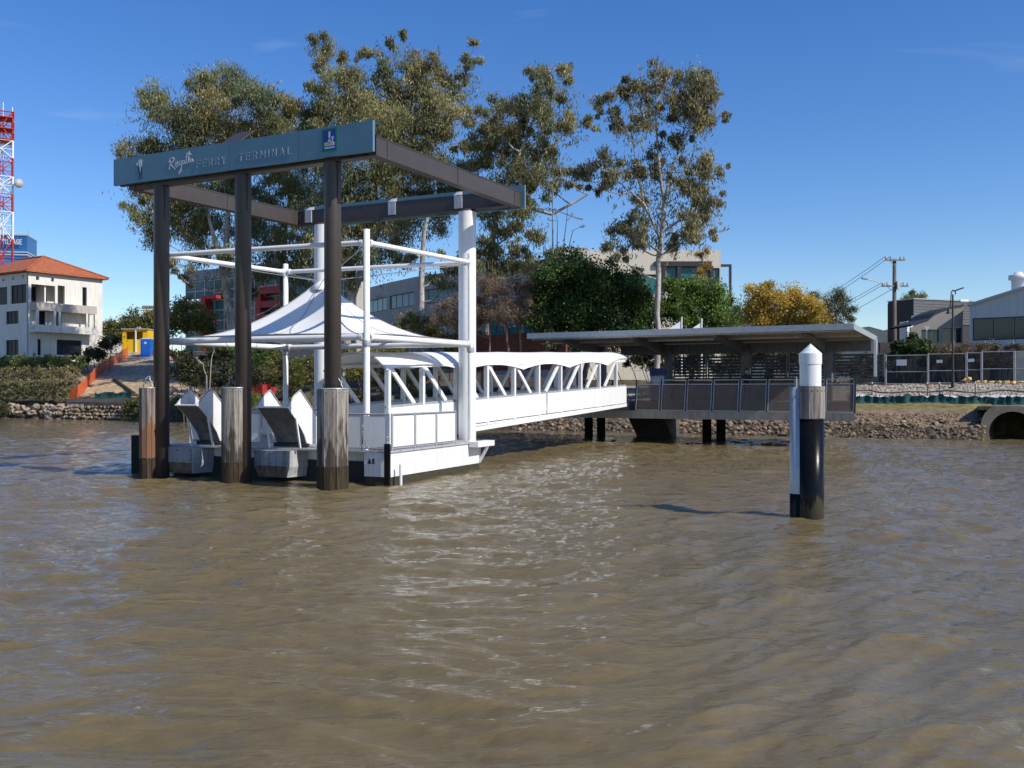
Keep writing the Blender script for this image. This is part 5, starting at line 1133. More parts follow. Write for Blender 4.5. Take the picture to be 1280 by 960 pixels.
tree('autumn_tree', 'golden leaved autumn tree above the right part of the shelter roof', ground_at(970, 92), [[(968, 430, .25), (966, 400, .2), (960, 385, .12)], [(966, 405, .16), (990, 385, .1)]],
     [(948, 370, 12), (965, 365, 9), (985, 376, 14), (965, 385, 16), (1005, 380, 13), (1020, 390, 13), (945, 392, 14), (985, 396, 16), (1010, 400, 13), (930, 395, 9), (1028, 402, 8), (955, 402, 12)], 92, GOLD, 1700, .24, 'barkdark', 1.2, droop=.2, aspect=.45, twigs=6, sub_r=.95)
tree('olive_tree', 'grey green tree between the golden tree and the power pole', ground_at(1045, 120), [[(1045, 430, .22), (1045, 390, .14)]],
     [(1020, 374, 10), (1040, 370, 11), (1055, 380, 11), (1035, 388, 14), (1060, 395, 10), (1018, 390, 11), (1048, 402, 12)], 120, [(.085, .095, .045), (.12, .12, .06), (.06, .06, .03)], 1000, .30, 'barkdark', 1.2, twigs=3, sub_r=.7)
tree('street_tree', 'olive crowned tree rising behind the charcoal building beside the power pole', ground_at(1138, 125), [[(1138, 430, .2), (1138, 385, .12)]], [(1130, 378, 8), (1140, 370, 8), (1150, 375, 8), (1138, 382, 9), (1125, 385, 5)], 125, OLIVE, 1000, .3, 'barkdark', 1, twigs=3, sub_r=.7)
tree('bare_shrub', 'leafless reddish brown shrub right of the white pile', ground_at(628, 79), [[(640, 432, .14), (632, 405, .1)], [(655, 432, .12), (650, 395, .09)], [(610, 432, .1), (612, 400, .08)]],
     [(605, 372, 14), (625, 362, 14), (645, 362, 13), (600, 390, 14), (620, 385, 16), (640, 382, 15), (655, 378, 10), (610, 402, 12), (632, 400, 12), (650, 398, 10), (560, 405, 12), (578, 400, 13), (548, 400, 10), (560, 385, 10), (575, 380, 12), (590, 375, 12), (612, 352, 10), (660, 360, 10), (665, 395, 9)], 79, [(.18, .13, .09), (.23, .17, .12), (.11, .08, .06)], 1500, .36, 'barkred', 1.0, cat='shrub', droop=.0, aspect=.09, sub_r=.85, twigs=24, r_limb=.05)
tree('bare_sapling', 'thin leafless sapling beside the tall lamp post above the dark fig', ground_at(700, 84), [[(699, 430, .1), (698, 330, .06), (697, 275, .02)], [(702, 400, .08), (704, 320, .05), (710, 255, .02)], [(704, 330, .05), (716, 288, .03), (730, 280, .01)]],
     [(728, 284, 4), (716, 268, 4), (694, 262, 4), (686, 275, 4)], 84, OLIVE, 0, .2, 'barkdark', .4, twigs=5, r_limb=.02)
tree('dead_sapling', 'pale leafless sapling sticking up behind the left raised ramp', ground_at(262, 84), [[(262, 500, .09), (258, 470, .07), (254, 455, .05), (248, 450, .025)], [(255, 458, .05), (264, 452, .035), (268, 438, .02)]],
     [(266, 434, 3), (272, 430, 3), (246, 448, 2)], 84, OLIVE, 0, .2, 'bark', .2, twigs=3, r_limb=.02)
# greenery behind the pontoon
def sh(name, label, lst, Y, pal, dens=420, leaf=.2, **k): return shrub(name, label, [(c, r * 1.25, t) for c, r, t in blob_px(lst, Y)], pal, dens * 2.6, leaf, **k)
sh('shrub', 'green bush left of the teal office behind the tent top', [(225, 390, 14), (245, 395, 14), (238, 405, 14), (215, 405, 12), (258, 408, 10)], 105, OLIVE, 420, .28)
sh('shrub', 'olive bush on the bank behind the far canopy post', [(350, 460, 13), (372, 452, 14), (388, 470, 14), (360, 480, 14), (395, 455, 12), (340, 475, 10)], 84, [(.10, .11, .03), (.17, .15, .04), (.06, .06, .03)], 520)
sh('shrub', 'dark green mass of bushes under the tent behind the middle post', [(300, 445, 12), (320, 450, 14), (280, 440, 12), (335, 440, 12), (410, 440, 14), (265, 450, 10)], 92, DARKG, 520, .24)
sh('shrub', 'yellow green bush under the right half of the canopy behind the truss', [(430, 440, 14), (455, 445, 14), (480, 440, 14), (500, 450, 14), (445, 465, 14), (475, 468, 14), (505, 470, 12), (530, 452, 12), (555, 448, 12), (525, 472, 12)], 83, [(.13, .13, .03), (.20, .17, .045), (.07, .065, .025)], 520)
sh('shrub', 'yellowish shrub standing right of the white near canopy post', [(500, 408, 10), (515, 402, 12), (530, 410, 12), (520, 420, 10), (545, 420, 9)], 88, [(.18, .17, .04), (.24, .2, .05), (.09, .08, .03)], 520)
sh('shrub', 'small light green bush beside the right raised ramp', [(318, 494, 8), (328, 500, 9), (322, 507, 7)], 82.5, [(.15, .18, .04), (.2, .2, .05), (.08, .09, .03)], 600, .14)
sh('shrub', 'waterside bush beside the narrow rust stained fender', [(163, 508, 8), (174, 512, 9), (186, 508, 9), (178, 502, 7), (158, 514, 6)], 93.6, [(.08, .10, .025), (.14, .14, .04), (.05, .05, .02)], 560, .18)
sh('shrub', 'waterside bush seen through the gap between the left fender and left ramp', [(220, 505, 9), (228, 512, 9), (240, 510, 8), (236, 518, 6)], 90, [(.08, .10, .025), (.14, .14, .04), (.05, .05, .02)], 560, .18)
sh('shrub', 'glossy green broad leaf shrub behind the site fence beside the power pole', [(1132, 432, 9), (1142, 428, 9), (1152, 434, 10), (1140, 442, 9), (1160, 444, 8), (1128, 444, 7), (1158, 456, 8)], 84, DARKG, 560, .28)
sh('hedge', 'brown low hedge along the fence in front of the glazed boathouse', [(a, 437 + (a % 7) * .5, 8) for a in range(1168, 1285, 9)] + [(a, 452, 9) for a in range(1172, 1285, 11)], 84, [(.10, .07, .045), (.13, .11, .05), (.06, .045, .03)], 420, .16)
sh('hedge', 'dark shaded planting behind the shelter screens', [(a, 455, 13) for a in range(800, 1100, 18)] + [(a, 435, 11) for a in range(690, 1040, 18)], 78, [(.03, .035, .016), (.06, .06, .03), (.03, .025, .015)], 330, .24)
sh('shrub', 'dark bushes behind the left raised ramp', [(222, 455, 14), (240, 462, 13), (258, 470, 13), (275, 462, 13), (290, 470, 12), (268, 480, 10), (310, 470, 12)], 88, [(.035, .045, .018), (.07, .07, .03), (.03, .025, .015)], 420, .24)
sh('shrub', 'brownish tangled bushes below the bare shrub beside the white pile', [(560, 430, 12), (580, 425, 13), (545, 438, 12), (575, 440, 12), (600, 425, 12)], 85, [(.10, .075, .04), (.14, .09, .05), (.07, .05, .03)], 420, .2)
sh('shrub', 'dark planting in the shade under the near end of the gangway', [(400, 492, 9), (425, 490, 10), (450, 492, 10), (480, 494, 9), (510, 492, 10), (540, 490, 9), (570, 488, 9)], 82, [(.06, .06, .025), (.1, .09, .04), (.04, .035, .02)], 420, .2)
# left hedges
def hedge(name, label, x0, x1, y0, y1, Y0, Y1, pal, dens, leaf):
    pts = []
    n = int((x1 - x0) / 4)
    for i in range(n + 1):
        px = x0 + (x1 - x0) * i / n; Y = Y0 + (Y1 - Y0) * i / n
        for py in np.arange(y0 + 3, y1, 5): pts.append((P(px + random.uniform(-2, 2), py + random.uniform(-1, 1), Y + random.uniform(-.4, .4)), 4.5 * Y / FPX, random.random()))
    return shrub(name, label, pts, pal, dens, leaf)
hedge('hedge', 'clipped green hedge along the foot of the cream apartment house', -25, 104, 445, 459, 114, 107, [(.07, .10, .022), (.14, .15, .03), (.04, .05, .02)], 520, .2)
hedge('hedge', 'dry brownish middle hedge on the left terraced bank', -25, 96, 459, 474, 110, 103, [(.14, .125, .05), (.20, .16, .07), (.07, .06, .03)], 420, .18)
hedge('hedge', 'grey green lower hedge above the boulders on the left bank', -25, 84, 474, 500, 107, 99.5, [(.10, .11, .045), (.16, .14, .06), (.05, .05, .025)], 420, .2)
sh('shrub', 'dark bush at the right foot of the cream apartment house', [(108, 445, 8), (118, 440, 9), (128, 435, 9), (140, 430, 9)], 112, [(.04, .055, .018), (.08, .08, .03), (.03, .03, .015)], 520, .24)
sh('shrub', 'bush at the far left water edge below the hedges', [(2, 512, 8), (-8, 508, 9), (10, 505, 7)], 101.5, [(.06, .07, .025), (.1, .1, .04), (.04, .04, .02)], 520, .2)
sh('tree_belt', 'olive bushes behind the yellow site hut', [(140, 412, 9), (155, 405, 10), (170, 402, 10), (188, 400, 11), (205, 402, 12), (150, 418, 9), (192, 415, 10)], 150, OLIVE, 300, .35)

# ------------------------------------------------------------------ left bank: seawall, boulders, sandy slope, site gear
def rock_mesh(seed, name='stone'):
    import bmesh
    bm = bmesh.new(); bmesh.ops.create_icosphere(bm, subdivisions=1, radius=1); rs = random.Random(seed); o = Vector((rs.random() * 50, rs.random() * 50, 0))
    for v in bm.verts: v.co *= 1 + .5 * mnoise.noise(v.co * 1.1 + o); v.co.z *= .75
    me = bpy.data.meshes.new(name); bm.to_mesh(me); bm.free(); return me
M['stone'] = mat('river_stone', (.28, .20, .125), .9, var=.35, scale=1.5, bump=.3); M['stonelight'] = mat('pale_stone', (.34, .265, .19), .9, var=.25, scale=1.5, bump=.3); M['stonewet'] = mat('wet_stone', (.12, .09, .06), .7, var=.3, scale=1.5, bump=.3)
M['gravel'] = mat('gravel_pebble', (.40, .35, .28), .9, var=.25, scale=2)
RK = {}
for k in ('stone', 'stonelight', 'stonewet'):
    RK[k] = []
    for s_ in range(5): me = rock_mesh(s_ + 10); me.materials.append(M[k]); RK[k].append(me)
def put_rock(parent, loc, s, kind, name='stone'):
    o = bpy.data.objects.new(name, random.choice(RK[kind])); COL.objects.link(o); o.parent = parent; o.location = loc - wloc(parent)
    o.scale = (s * random.uniform(.8, 1.4), s * random.uniform(.8, 1.2), s * random.uniform(.6, 1)); o.rotation_euler = (random.uniform(-.4, .4), random.uniform(-.4, .4), random.uniform(0, 6)); return o
# right bank riprap: 200 named stones, the rest joined
for i in range(150):
    px = random.uniform(1040, 1240); d = random.uniform(-.1, 2.7); q = bank_pt(px, d); put_rock(GROUND, q + Z * .05, random.uniform(.07, .19), 'stonewet' if d < 1.4 else random.choice(('stone', 'stone', 'stone', 'stonewet', 'stonelight')))
def rubble(name, n, pxr, dr, sr, mats, parent=None):
    mb = MB(); base = [rock_mesh(40 + k) for k in range(4)]
    for i in range(n):
        q = bank_pt(random.uniform(*pxr), random.uniform(*dr)); s = random.uniform(*sr); me = random.choice(base); rot = Matrix.Rotation(random.uniform(0, 6), 3, 'Z')
        mb.add([q + rot @ Vector((v.co.x * s * 1.3, v.co.y * s, v.co.z * s)) for v in me.vertices], [tuple(p.vertices) for p in me.polygons], random.randrange(len(mats)))
    return tag(mb.build(name, [M[m] for m in mats], parent), kind='stuff')
rubble('bank_rubble', 1500, (1035, 1238), (-.2, 3.4), (.03, .085), ['stone', 'stonewet', 'stone'])
rubble('bank_rubble', 1300, (640, 1040), (-.2, 3.6), (.08, .22), ['stone', 'stonewet', 'stonewet'])
rubble('gravel_stones', 2600, (1060, 1310), (9.5, 17), (.05, .13), ['gravel', 'gravel', 'stonelight'])
for i in range(70): q = bank_pt(random.uniform(12, 80), random.uniform(.1, .6)); put_rock(GROUND, q + Z * random.uniform(-.1, .2), random.uniform(.3, .5), 'stonelight', 'boulder')
for i in range(40): q = bank_pt(random.uniform(-5, 80), random.uniform(-.3, .2)); put_rock(GROUND, q + Z * random.uniform(-.1, .1), random.uniform(.2, .45), 'stonewet', 'boulder')
# stone pitched seawall on the left, stones in courses
sw = thing('seawall', bank_pt(122, .0), 'low grey stone pitched seawall below the sandy slope', 'seawall')
mb = MB(); pa, pb = bank_pt(76, -.25), bank_pt(166, -.25); d = (pb - pa).normalized(); nn = v3(-d.y, d.x); L = (pb - pa).length
mb.add([pa - Z * .8, pb - Z * .8, pb + nn * .75 + Z * 1.95, pa + nn * .75 + Z * 1.95, pa + nn * 1.6 + Z * 1.95, pb + nn * 1.6 + Z * 1.95], [(0, 1, 2, 3), (3, 2, 5, 4)]); mb.build('backing', M['concrete'], sw)
nst = 0
for j in range(6):
    x = .2 + (j % 2) * .2
    while x < L - .2:
        wd = random.uniform(.42, .62); t = (j + .5) / 6; q = pa + d * x + nn * (.75 * (t * 2.4 / 2.75 + .1)) + Z * (-.35 + t * 2.1); s = put_rock(sw, q, .31, random.choice(('stone', 'stone', 'stonelight')) if j > 1 else 'stonewet'); x += wd
mb = MB(); mb.fbox(pa + nn * .7, 0, L, 0, .5, 1.70, 2.05, d, nn); mb.build('coping', M['stonelight'], sw)
# orange barrier mesh up the slope
M['orange'] = mat('orange_barrier_mesh', (.75, .12, .025), .6, var=.15, scale=6, alpha=.82)
ob = thing('barrier_mesh', bank_pt(100, 2), 'orange plastic barrier mesh climbing the left edge of the sandy slope', 'barrier')
line = [bank_pt(86, 1.4), bank_pt(97, 1.6)] + [bank_pt(100 + (160 - 100) * t, 1.8 + 20 * t) for t in np.linspace(.05, 1, 9)]
for i, p in enumerate(line):
    mb = MB(); mb.tube(p - Z * .2, p + Z * 1.45, .035, n=6); mb.build('stake', M['timber'], ob)
for i, (p, q) in enumerate(zip(line, line[1:])):
    mb = MB(); n = 6; vv = []
    for k in range(n + 1):
        t = k / n; b = p.lerp(q, t); sag = .14 * math.sin(math.pi * t); w_ = v3(random.uniform(-.06, .06), random.uniform(-.06, .06))
        vv += [b + Z * .05 + w_, b + Z * (1.36 - sag) - w_]
    mb.add(vv, [(2 * k, 2 * k + 2, 2 * k + 3, 2 * k + 1) for k in range(n)], 0, True); mb.build('net', M['orange'], ob)
# yellow hut, portable toilet
q = ground_at(169, 128); hut = thing('site_hut', q, 'bright yellow open fronted site hut at the top of the sandy slope', 'site hut')
mb = MB(); O = q - v3(1.7, 0, 0) + Z * 0; A = v3(1, 0); wz = q.z
wall_mb(mb, v3(O.x, O.y), A, 3.4, wz - .3, wz + 3.0, .1, [(.5, 2.7, wz + 1.7, wz + 2.7)]); mb.fbox(O, 0, .1, .103, 2.2, wz - .3, wz + 3.0, A, v3(0, 1)); mb.fbox(O, 3.3, 3.4, .103, 2.2, wz - .3, wz + 3.0, A, v3(0, 1)); mb.fbox(O, .103, 3.297, 2.1, 2.2, wz - .3, wz + 3.0, A, v3(0, 1)); mb.build('wall', M['yellow'], hut)
mb = MB(); mb.fbox(O, -.1, 3.5, -.25, 2.3, wz + 3.003, wz + 3.12, A, v3(0, 1)); mb.build('roof', M['greylight'], hut)
mb = MB(); mb.fbox(O, 1.75, 1.9, -.2, -.05, wz - .3, wz + 2.95, A, v3(0, 1)); mb.build('front_post', M['whiteclean'], hut)
mb = MB(); mb.fbox(O, 2.75, 3.25, -.03, -.004, wz - .3, wz + 1.8, A, v3(0, 1)); mb.build('door', M['red'], hut)
q = ground_at(184, 124); pt = thing('portable_toilet', q, 'bright blue portable toilet cabin beside the yellow site hut', 'portable toilet')
M['blue'] = mat('blue_plastic', (.01, .13, .55), .4, var=.08)
mb = MB(); mb.box(q.x - .65, q.x + .65, q.y - .6, q.y + .6, q.z - .1, q.z + 2.2); mb.build('cabin', M['blue'], pt, .03)
mb = MB(); mb.add([(q.x + sx * .7 * k, q.y + sy * .66 * k, q.z + z) for z, k in ((2.203, 1), (2.42, .55)) for sx, sy in ((-1, -1), (1, -1), (1, 1), (-1, 1))], [(0, 1, 5, 4), (1, 2, 6, 5), (2, 3, 7, 6), (3, 0, 4, 7), (4, 5, 6, 7), (3, 2, 1, 0)]); mb.build('roof', M['greylight'], pt)
mb = MB(); mb.box(q.x - .5, q.x + .45, q.y - .63, q.y - .603, q.z + .1, q.z + 2.05); d_ = mb.build('door', M['blue'], pt); mb = MB(); mb.box(q.x - .15, q.x + .15, q.y - .65, q.y - .632, q.z + 1.6, q.z + 1.85); mb.build('door_sign', M['letter'], d_)
# excavator behind the pontoon
def excavator(q, label, f):
    ex = thing('excavator', q, label, 'excavator'); r = v3(f.y, -f.x); M_ = lambda a, b, z: q + f * a + r * b + Z * z
    def bx(a0, a1, b0, b1, z0, z1, nm, mm, par=ex, bev=.03):
        mb = MB(); mb.obox(M_((a0 + a1) / 2, (b0 + b1) / 2, (z0 + z1) / 2), f * (a1 - a0) / 2, r * (b1 - b0) / 2, Z * (z1 - z0) / 2); return mb.build(nm, M[mm], par, bev)
    for s_ in (-1, 1):
        mb = MB(); n = 14; ring = [(1.3 * (1 if math.cos(t) > 0 else -1) + .38 * math.cos(t), .4 + .38 * math.sin(t)) for t in np.linspace(0, 2 * math.pi, n, endpoint=False)]
        mb.slab([M_(a, s_ * 1.0 + .22, z) for a, z in ring], .44); mb.build('track', M['black'], ex)
    bx(-1.5, .9, -1.1, 1.1, .85, 1.75, 'engine_body', 'red'); c = bx(-.1, 1.2, -1.1, -.1, 1.76, 2.75, 'cab', 'glass'); bx(-.15, 1.25, -1.15, -.05, 2.76, 2.86, 'cab_roof', 'red', c)
    bx(-2.0, -1.51, -1.1, 1.1, .9, 1.6, 'counterweight', 'darkcol')
    mb = MB(); mb.beam(M_(.8, .35, 1.5), M_(2.4, .35, 3.3), .3, .42); mb.beam(M_(2.4, .35, 3.3), M_(3.6, .35, 2.7), .3, .38); mb.build('boom', M['red'], ex)
    mb = MB(); mb.beam(M_(3.6, .35, 2.75), M_(3.2, .35, 1.2), .22, .3); mb.build('stick', M['red'], ex)
    mb = MB(); mb.slab([M_(a, .75, z) for a, z in ((2.8, 1.25), (3.4, 1.2), (3.5, .7), (3.1, .45), (2.7, .7))], .8); mb.build('bucket', M['rust'], ex)
excavator(ground_at(236, 104), 'dark red excavator in the shade behind the left raised ramp', v3(-.8, -.6))
excavator(ground_at(328, 90), 'faded red excavator between the middle and right piles behind the ramps', v3(.9, -.4))
# rubble and planks on the slope
for i in range(24):
    q = bank_pt(random.uniform(212, 262), random.uniform(1.0, 5)); put_rock(GROUND, q + Z * .2, random.uniform(.25, .6), 'stonelight', 'concrete_rubble')
for i, (pa_, da_, pb_, db_) in enumerate(((142, 8, 168, 2.2), (150, 2.4, 180, 1.8), (112, 1.9, 140, 1.6), (205, 4, 236, 2.2), (225, 1.6, 262, 2.6))):
    a, b = bank_pt(pa_, da_), bank_pt(pb_, db_); t = thing('timber_plank', (a + b) / 2, ('long dark plank lying down the sandy slope', 'short plank lying at the foot of the sandy slope left of the fender', 'pale plank at the lower left corner of the sandy slope', 'plank leaning on the rubble right of the leftmost pile', 'pale plank low on the rubble behind the left ramp')[i], 'plank', 'planks lying on the left bank')
    mb = MB(); mb.beam(a + Z * .18, b + Z * .18, .28, .09); mb.build('board', M['timber'] if i else M['timberwet'], t)
for x0, x1, dd, h_, lab in ((119, 165, 1.35, .55, 'short dark green silt fence at the foot of the sandy slope'), (1062, 1300, 7.6, .5, 'long green silt fence sagging along the right bank above the grass')):
    M.setdefault('silt', mat('green_silt_cloth', (.010, .075, .062), .8, var=.4, scale=2, bump=.3))
    n = max(4, int((x1 - x0) / 12)); t = thing('silt_fence', bank_pt((x0 + x1) / 2, dd), lab, 'silt fence'); mb = MB(); vv = []
    m_ = n * 4
    for i in range(m_ + 1):
        p = bank_pt(x0 + (x1 - x0) * i / m_, dd + random.uniform(-.12, .12)); hh = h_ * (1 + .45 * mnoise.noise(Vector((i * .37, x0, 1))) - random.uniform(0, .06)); vv += [p - Z * .05 + nn * -.15, p + Z * hh * .5 + nn * random.uniform(-.05, .1), p + Z * hh]
    mb.add(vv, [f for i in range(m_) for f in ((3 * i, 3 * i + 3, 3 * i + 4, 3 * i + 1), (3 * i + 1, 3 * i + 4, 3 * i + 5, 3 * i + 2))], 0, True); mb.build('cloth', M['silt'], t)
    for i in range(n + 1): mb = MB(); p = bank_pt(x0 + (x1 - x0) * i / n, dd + .08); mb.beam(p - Z * .3, p + Z * h_ * 1.15, .05, .05); mb.build('stake', M['barkdark'], t)
# white sheeting with dark edging above the silt fence
M['sheet'] = mat('white_plastic_sheet', (.66, .65, .62), .5, var=.15, scale=3, bump=.4)
t = thing('plastic_sheet', bank_pt(1180, 8.6), 'crumpled white plastic sheet with dark pipe edge behind the long silt fence', 'plastic sheet'); mb = MB(); vv = []
for i in range(61):
    for j in range(4):
        p = bank_pt(1064 + 240 * i / 60, 8.0 + j * .45); vv.append(p + Z * (.06 + .18 * j / 3 + .12 * mnoise.noise(Vector((i * .35, j * .9, 2)))))
mb.add(vv, [(i * 4 + j, i * 4 + 4 + j, i * 4 + 5 + j, i * 4 + 1 + j) for i in range(60) for j in range(3)], 0, True); mb.build('sheet', M['sheet'], t)
mb = MB(); pp = [bank_pt(1064 + 240 * i / 20, 9.5 + .25 * math.sin(i * .9)) + Z * (.5 + .04 * math.sin(i * 1.3)) for i in range(21)]; mb.path(pp, .06, 6); mb.build('edge_pipe', M['barkdark'], t)
for px in (1090, 1159, 1174, 1219):
    q = bank_pt(px, 10.5); t = thing('marker_stake', q, {1090: 'thin dark stake below the end of the shelter roof', 1159: 'thin dark stake with white top left of the black lamp post', 1174: 'thin dark stake directly left of the lamp post foot', 1219: 'thin dark stake right of the lamp post on the gravel'}[px], 'stake', 'survey stakes on the gravel'); mb = MB(); mb.tube(q - Z * .2, q + Z * .95, .035, n=6); mb.build('rod', M['dark'], t); mb = MB(); mb.tube(q + Z * .952, q + Z * 1.08, .05, n=6); mb.build('cap', M['letter'], t)
# site fence
M['shade'] = mat('dark_shade_cloth', (.02, .028, .028), .8, var=.3, scale=1.5, alpha=.5); M['shadelight'] = mat('light_shade_cloth', (.36, .35, .32), .8, var=.1, scale=1.5, alpha=.92); M['orangeplastic'] = mat('orange_plastic', (.75, .16, .03), .5, var=.1)
fpx = [1066, 1107, 1160, 1208, 1227, 1268, 1310]; fl = [bank_pt(p, 17.6) for p in fpx]
labs = ['dark cloth fence panel beside the shelter end', 'dark cloth fence panel carrying a white notice left of the lamp post', 'dark cloth fence panel directly behind the black lamp post', 'narrow dark fence panel right of the yellow sandbags', 'brown planted fence panel left of the pale cloth panel', 'pale cloth fence panel at the right edge']
for i, (p, q) in enumerate(zip(fl, fl[1:])):
    t = thing('fence_panel', (p + q) / 2, labs[i], 'fence panel', 'temporary site fence panels along the gravel'); d = (q - p).normalized(); H = 2.35; zb_ = max(p.z, q.z) + .08
    p0 = v3(p.x, p.y) + d * .04; q0 = v3(q.x, q.y) - d * .04
    for e in (p0, q0): mb = MB(); mb.tube(e + Z * (zb_ - .2), e + Z * (zb_ + H), .045, n=8); mb.build('post', M['galv'], t)
    for z in (.05, 1.0, H - .05): mb = MB(); mb.tube(p0 + d * .05 + Z * (zb_ + z), q0 - d * .05 + Z * (zb_ + z), .03, n=8); mb.build('rail', M['galv'], t)
    mb = MB(); nn_ = v3(-d.y, d.x); mb.slab([p0 + Z * (zb_ + .08) + nn_ * .06, q0 + Z * (zb_ + .08) + nn_ * .06, q0 + Z * (zb_ + H - .08) + nn_ * .06, p0 + Z * (zb_ + H - .08) + nn_ * .06], .01); mb.build('cloth', M['shadelight' if i == 5 else 'shade'], t)
    if i in (1, 2, 3):
        mb = MB(); c = p0.lerp(q0, .38 if i == 1 else .3) - nn_ * .05 + Z * (zb_ + H - .62); w2, h2 = (.38, .24) if i == 1 else (.22, .12); mb.slab([c - d * w2 - Z * h2, c + d * w2 - Z * h2, c + d * w2 + Z * h2, c - d * w2 + Z * h2], .01); mb.build('notice', M['letter'], t)
    mb = MB(); mb.fbox(p0, -.35, .35, -.14, .14, zb_ - .2, zb_ - .03, d, nn_); mb.build('foot', M['orangeplastic'], t, .02)
for i in range(9):
    q = bank_pt((1206, 1211, 1222, 1231, 1240, 1249, 1258, 1267, 1276)[i], 16.9); t = put_rock(GROUND, q + Z * (.35 if i < 2 else .12), .27 if i < 2 else .2, 'stonelight', 'sandbag'); t.parent = None; t.location = q + Z * (.35 if i < 2 else .12)
    t.data = t.data.copy(); t.data.materials.clear(); M.setdefault('bag', mat('yellow_sandbag', (.62, .44, .14), .9, var=.15, scale=3)); t.data.materials.append(M['bag']); tag(t, ('upper left of the two heaped yellow sandbags beside the lamp post', 'right one of the two heaped yellow sandbags beside the lamp post', 'first low sandbag right of the heaped pair', 'second low sandbag right of the heaped pair', 'third low sandbag right of the heaped pair', 'fourth low sandbag right of the heaped pair, left of the pale cloth', 'low sandbag at the left foot of the pale cloth panel', 'second low sandbag under the pale cloth panel', 'rightmost low sandbag at the right edge')[i], 'sandbag', 'sandbags along the fence foot')
# retaining wall behind the fence
rw = thing('retaining_wall', ground_at(1190, 86), 'dark retaining wall with white posts behind the site fence', 'wall'); mb = MB(); O = PX(1100, 85.5); mb.fbox(O, 0, 16, 0, .3, 3, 3 + (487 - 428) * 85.5 / FPX, v3(1, .1).normalized(), v3(-.1, 1).normalized()); mb.build('wall', M['darkcol'], rw)
for px in (1121, 1192, 1231, 1266): mb = MB(); mb.tube(PX(px, 85, 4), PX(px, 85, 3 + (487 - 426) * 85 / FPX), .06, n=8); mb.build('post', M['galv'], rw)
# culvert
cx = bank_pt(1266, 1.7); cu = thing('culvert', cx, 'round concrete stormwater culvert outlet in the right bank', 'culvert')
cd = V; cr = v3(cd.y, -cd.x); cen = v3(cx.x, cx.y, .35); rr = 1.32; n = 28; mb = MB(); vv = []; 
outer = []
for i in range(n):
    t = 2 * math.pi * i / n; x, z = math.cos(t), math.sin(t); k = min(1.85 + .12 * math.sin(3 * t + 1), (1.66 / z) if z > .05 else 9); outer.append((x * k, z * k))
for dpt in (0, .5):
    for i in range(n): t = 2 * math.pi * i / n; vv.append(cen + cr * rr * math.cos(t) + Z * rr * math.sin(t) + cd * dpt)
    for x, z in outer: vv.append(cen + cr * x + Z * z + cd * dpt)
ff = []
for i in range(n):
    j = (i + 1) % n; ff += [(i, n + i, n + j, j), (i, j, 2 * n + j, 2 * n + i), (n + i, 3 * n + i, 3 * n + j, n + j), (2 * n + i, 2 * n + j, 3 * n + j, 3 * n + i)]
mb.add(vv, ff); mb.build('headwall', mat('tan_concrete', (.44, .34, .22), .9, var=.2, scale=1.5, bump=.2), cu)
mb = MB(); vv = []
for dpt in (.5, 6): vv += [cen + cr * rr * math.cos(2 * math.pi * i / n) + Z * rr * math.sin(2 * math.pi * i / n) + cd * dpt for i in range(n)]
mb.add(vv, [(i, (i + 1) % n, n + (i + 1) % n, n + i) for i in range(n)] + [tuple(range(n, 2 * n))], 0, True); mb.build('pipe', M['concrete'], cu)
mb = MB(); mb.obox(cen + cd * 4.2 + Z * 1.5, cr * 2.0, cd * 3.7, Z * .12); mb.build('earth_cover', mat('earth_cover', (.16, .135, .06), .95, var=.3, scale=1.5, bump=.5), cu)

# ------------------------------------------------------------------ poles and lamps
q = ground_at(1118, 96); pp_ = thing('power_pole', q, 'grey timber power pole with two crossarms left of the charcoal building', 'power pole'); zp = lambda py, Y=96: 3 + (487 - py) * Y / FPX; xp = lambda px, Y=96: (px - 640) / FPX * Y
mb = MB(); mb.lathe(v3(q.x, q.y), [(.24, q.z - .3), (.17, zp(324)), (0, zp(323.5))], 12); mb.build('pole', M['barkdark'], pp_)
attach = []
for py, x0, x1 in ((325.5, 1105, 1130), (358, 1101, 1134)):
    mb = MB(); mb.beam(v3(xp(x0), 95.75, zp(py)), v3(xp(x1), 95.75, zp(py)), .12, .14); mb.beam(v3(q.x, 95.8, zp(py + 8)), v3(xp(x0 + 6), 95.8, zp(py)), .04, .04); mb.build('crossarm', M['timber'], pp_)
    for px in (x0 + 1, x0 + 7, x1 - 6, x1 - 1): mb = MB(); c = v3(xp(px), 95.75, zp(py) + .08); mb.lathe(c, [(.06, 0), (.1, .08), (.06, .16), (.1, .22), (0, .3)], 8); mb.build('insulator', M['greylight'], pp_); attach.append(c + Z * .3)
mb = MB(); mb.box(xp(1119.5), xp(1122), 95.5, 95.9, zp(362), zp(352)); mb.build('transformer_box', M['letter'], pp_)
mb = MB(); mb.tube(v3(q.x, 95.9, zp(358)), v3(xp(1080), 95, zp(350.5)), .04, n=6); mb.build('lamp_arm', M['galv'], pp_); mb = MB(); mb.beam(v3(xp(1080), 95, zp(350.5)), v3(xp(1072), 94.8, zp(349.5)), .25, .14); mb.build('lamp_head', M['grey'], pp_)
for i, c in enumerate(attach[:2] + attach[4:7]):
    e = v3(c.x - 14 - i * .4, c.y + 6, 9.0 - i * .5); mb = MB(); pts = [c.lerp(e, t) - Z * 1.1 * math.sin(math.pi * t) for t in np.linspace(0, 1, 9)]; mb.path(pts, .022, 4); mb.build('wire', M['dark'], pp_)
q = bank_pt(1191, 14.5); lp = thing('street_lamp', q, 'black curved neck street lamp standing on the gravel in front of the boathouse', 'street lamp'); LY = q.y; zl = lambda py: 3 + (487 - py) * LY / FPX; xl = lambda px: (px - 640) / FPX * LY
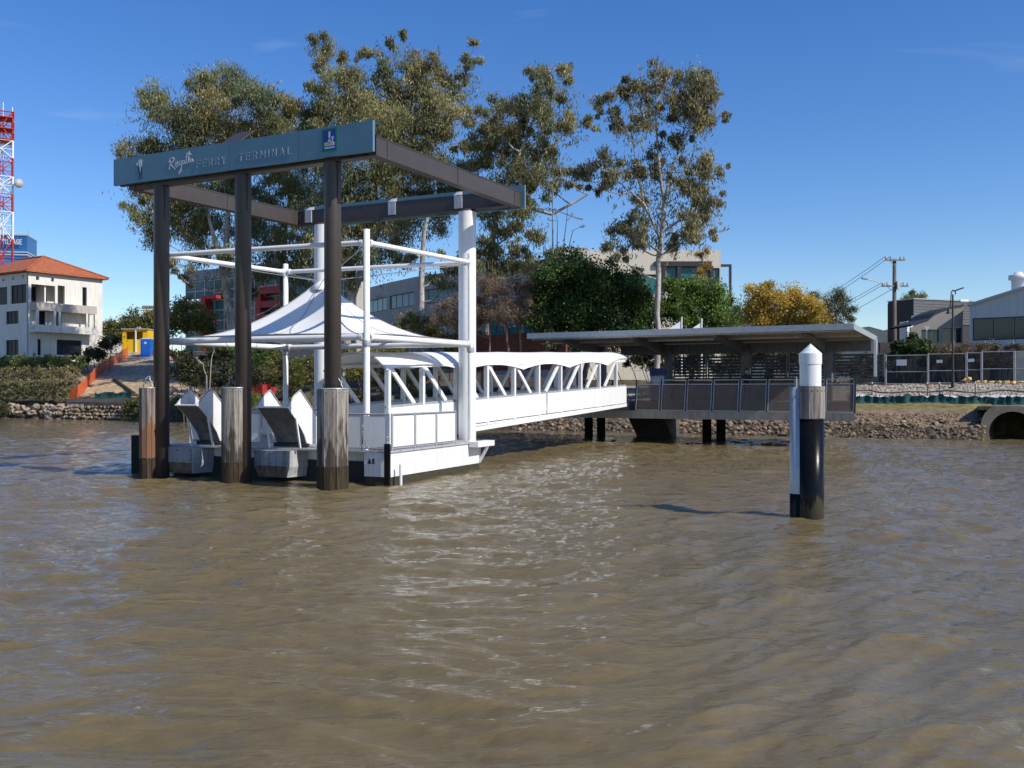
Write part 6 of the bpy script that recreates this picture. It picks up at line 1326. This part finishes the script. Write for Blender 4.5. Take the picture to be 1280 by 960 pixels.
mb = MB(); mb.tube(q - Z * .2, v3(q.x, q.y, zl(368)), .085, .06, 10); mb.tube(q - Z * .2, q + Z * .9, .12, n=10); mb.build('pole', M['darkcol'], lp)
mb = MB(); mb.path([v3(xl(a), q.y, zl(b)) for a, b in ((1194.5, 368), (1194, 364), (1191, 362.5), (1189, 366), (1188.5, 375), (1188, 382), (1186, 387))], .04, 8); mb.build('curved_neck', M['darkcol'], lp)
mb = MB(); mb.beam(v3(xl(1192), q.y, zl(364)), v3(xl(1203), q.y - .2, zl(360)), .22, .09); mb.build('lamp_head', M['darkcol'], lp)
mb = MB(); mb.lathe(v3(xl(1186), q.y, zl(392)), [(.22, 0), (.12, .2), (.05, .4), (0, .42)], 10); mb.build('lantern', M['darkcol'], lp)
q = ground_at(691, 84.5); lp = thing('lamp_post', q, 'tall thin lamp post with a single angled arm above the dark fig', 'lamp post'); zl = lambda py: 3 + (487 - py) * 84.5 / FPX
mb = MB(); mb.tube(q - Z * .2, v3(q.x, q.y, zl(236)), .11, .06, 10); mb.build('pole', M['grey'], lp); mb = MB(); a, b = P(685, 259, 84.5), P(722, 273, 84); mb.tube(a, b, .045, n=8); mb.build('arm', M['grey'], lp); mb = MB(); mb.beam(b - (b - a).normalized() * .1, b + v3(.45, 0, -.08), .2, .11); mb.build('lamp_head', M['grey'], lp)
q = ground_at(653, 82); t = thing('white_post', q, 'slender white sunlit post in front of the bare shrub', 'post'); mb = MB(); mb.tube(q, P(653, 350, q.y), .055, n=8); mb.build('pole', M['whiteclean'], t); mb = MB(); mb.lathe(P(653, 350, q.y), [(.08, 0), (.08, .06), (0, .1)], 8); mb.build('cap', M['whiteclean'], t)
for px, py, lab in ((852, 396, 'left short white flag post above the shelter roof'), (877, 398, 'right short white flag post above the shelter roof')):
    q = ground_at(px, 72); t = thing('flag_post', q, lab, 'post'); mb = MB(); mb.tube(q, P(px, py, q.y), .06, n=8); mb.build('pole', M['whiteclean'], t)
    mb = MB(); c = P(px, py + 7, q.y); mb.slab([c - v3(1.1, 0, .6), c - v3(.06, 0, .6), c - v3(.06, 0, -.1)], .02); mb.build('sail', M['fabric'], t)
q = ground_at(1158, 88); t = thing('road_sign', q, 'grey back of a triangular road sign on a pole behind the fence', 'road sign'); mb = MB(); mb.tube(q, P(1158, 408, 88), .04, n=8); mb.build('pole', M['galv'], t); mb = MB(); mb.slab([P(1155, 408, 87.9), P(1162, 408, 87.9), P(1158.5, 414, 87.9)], .02); mb.build('sign_plate', M['galv'], t)
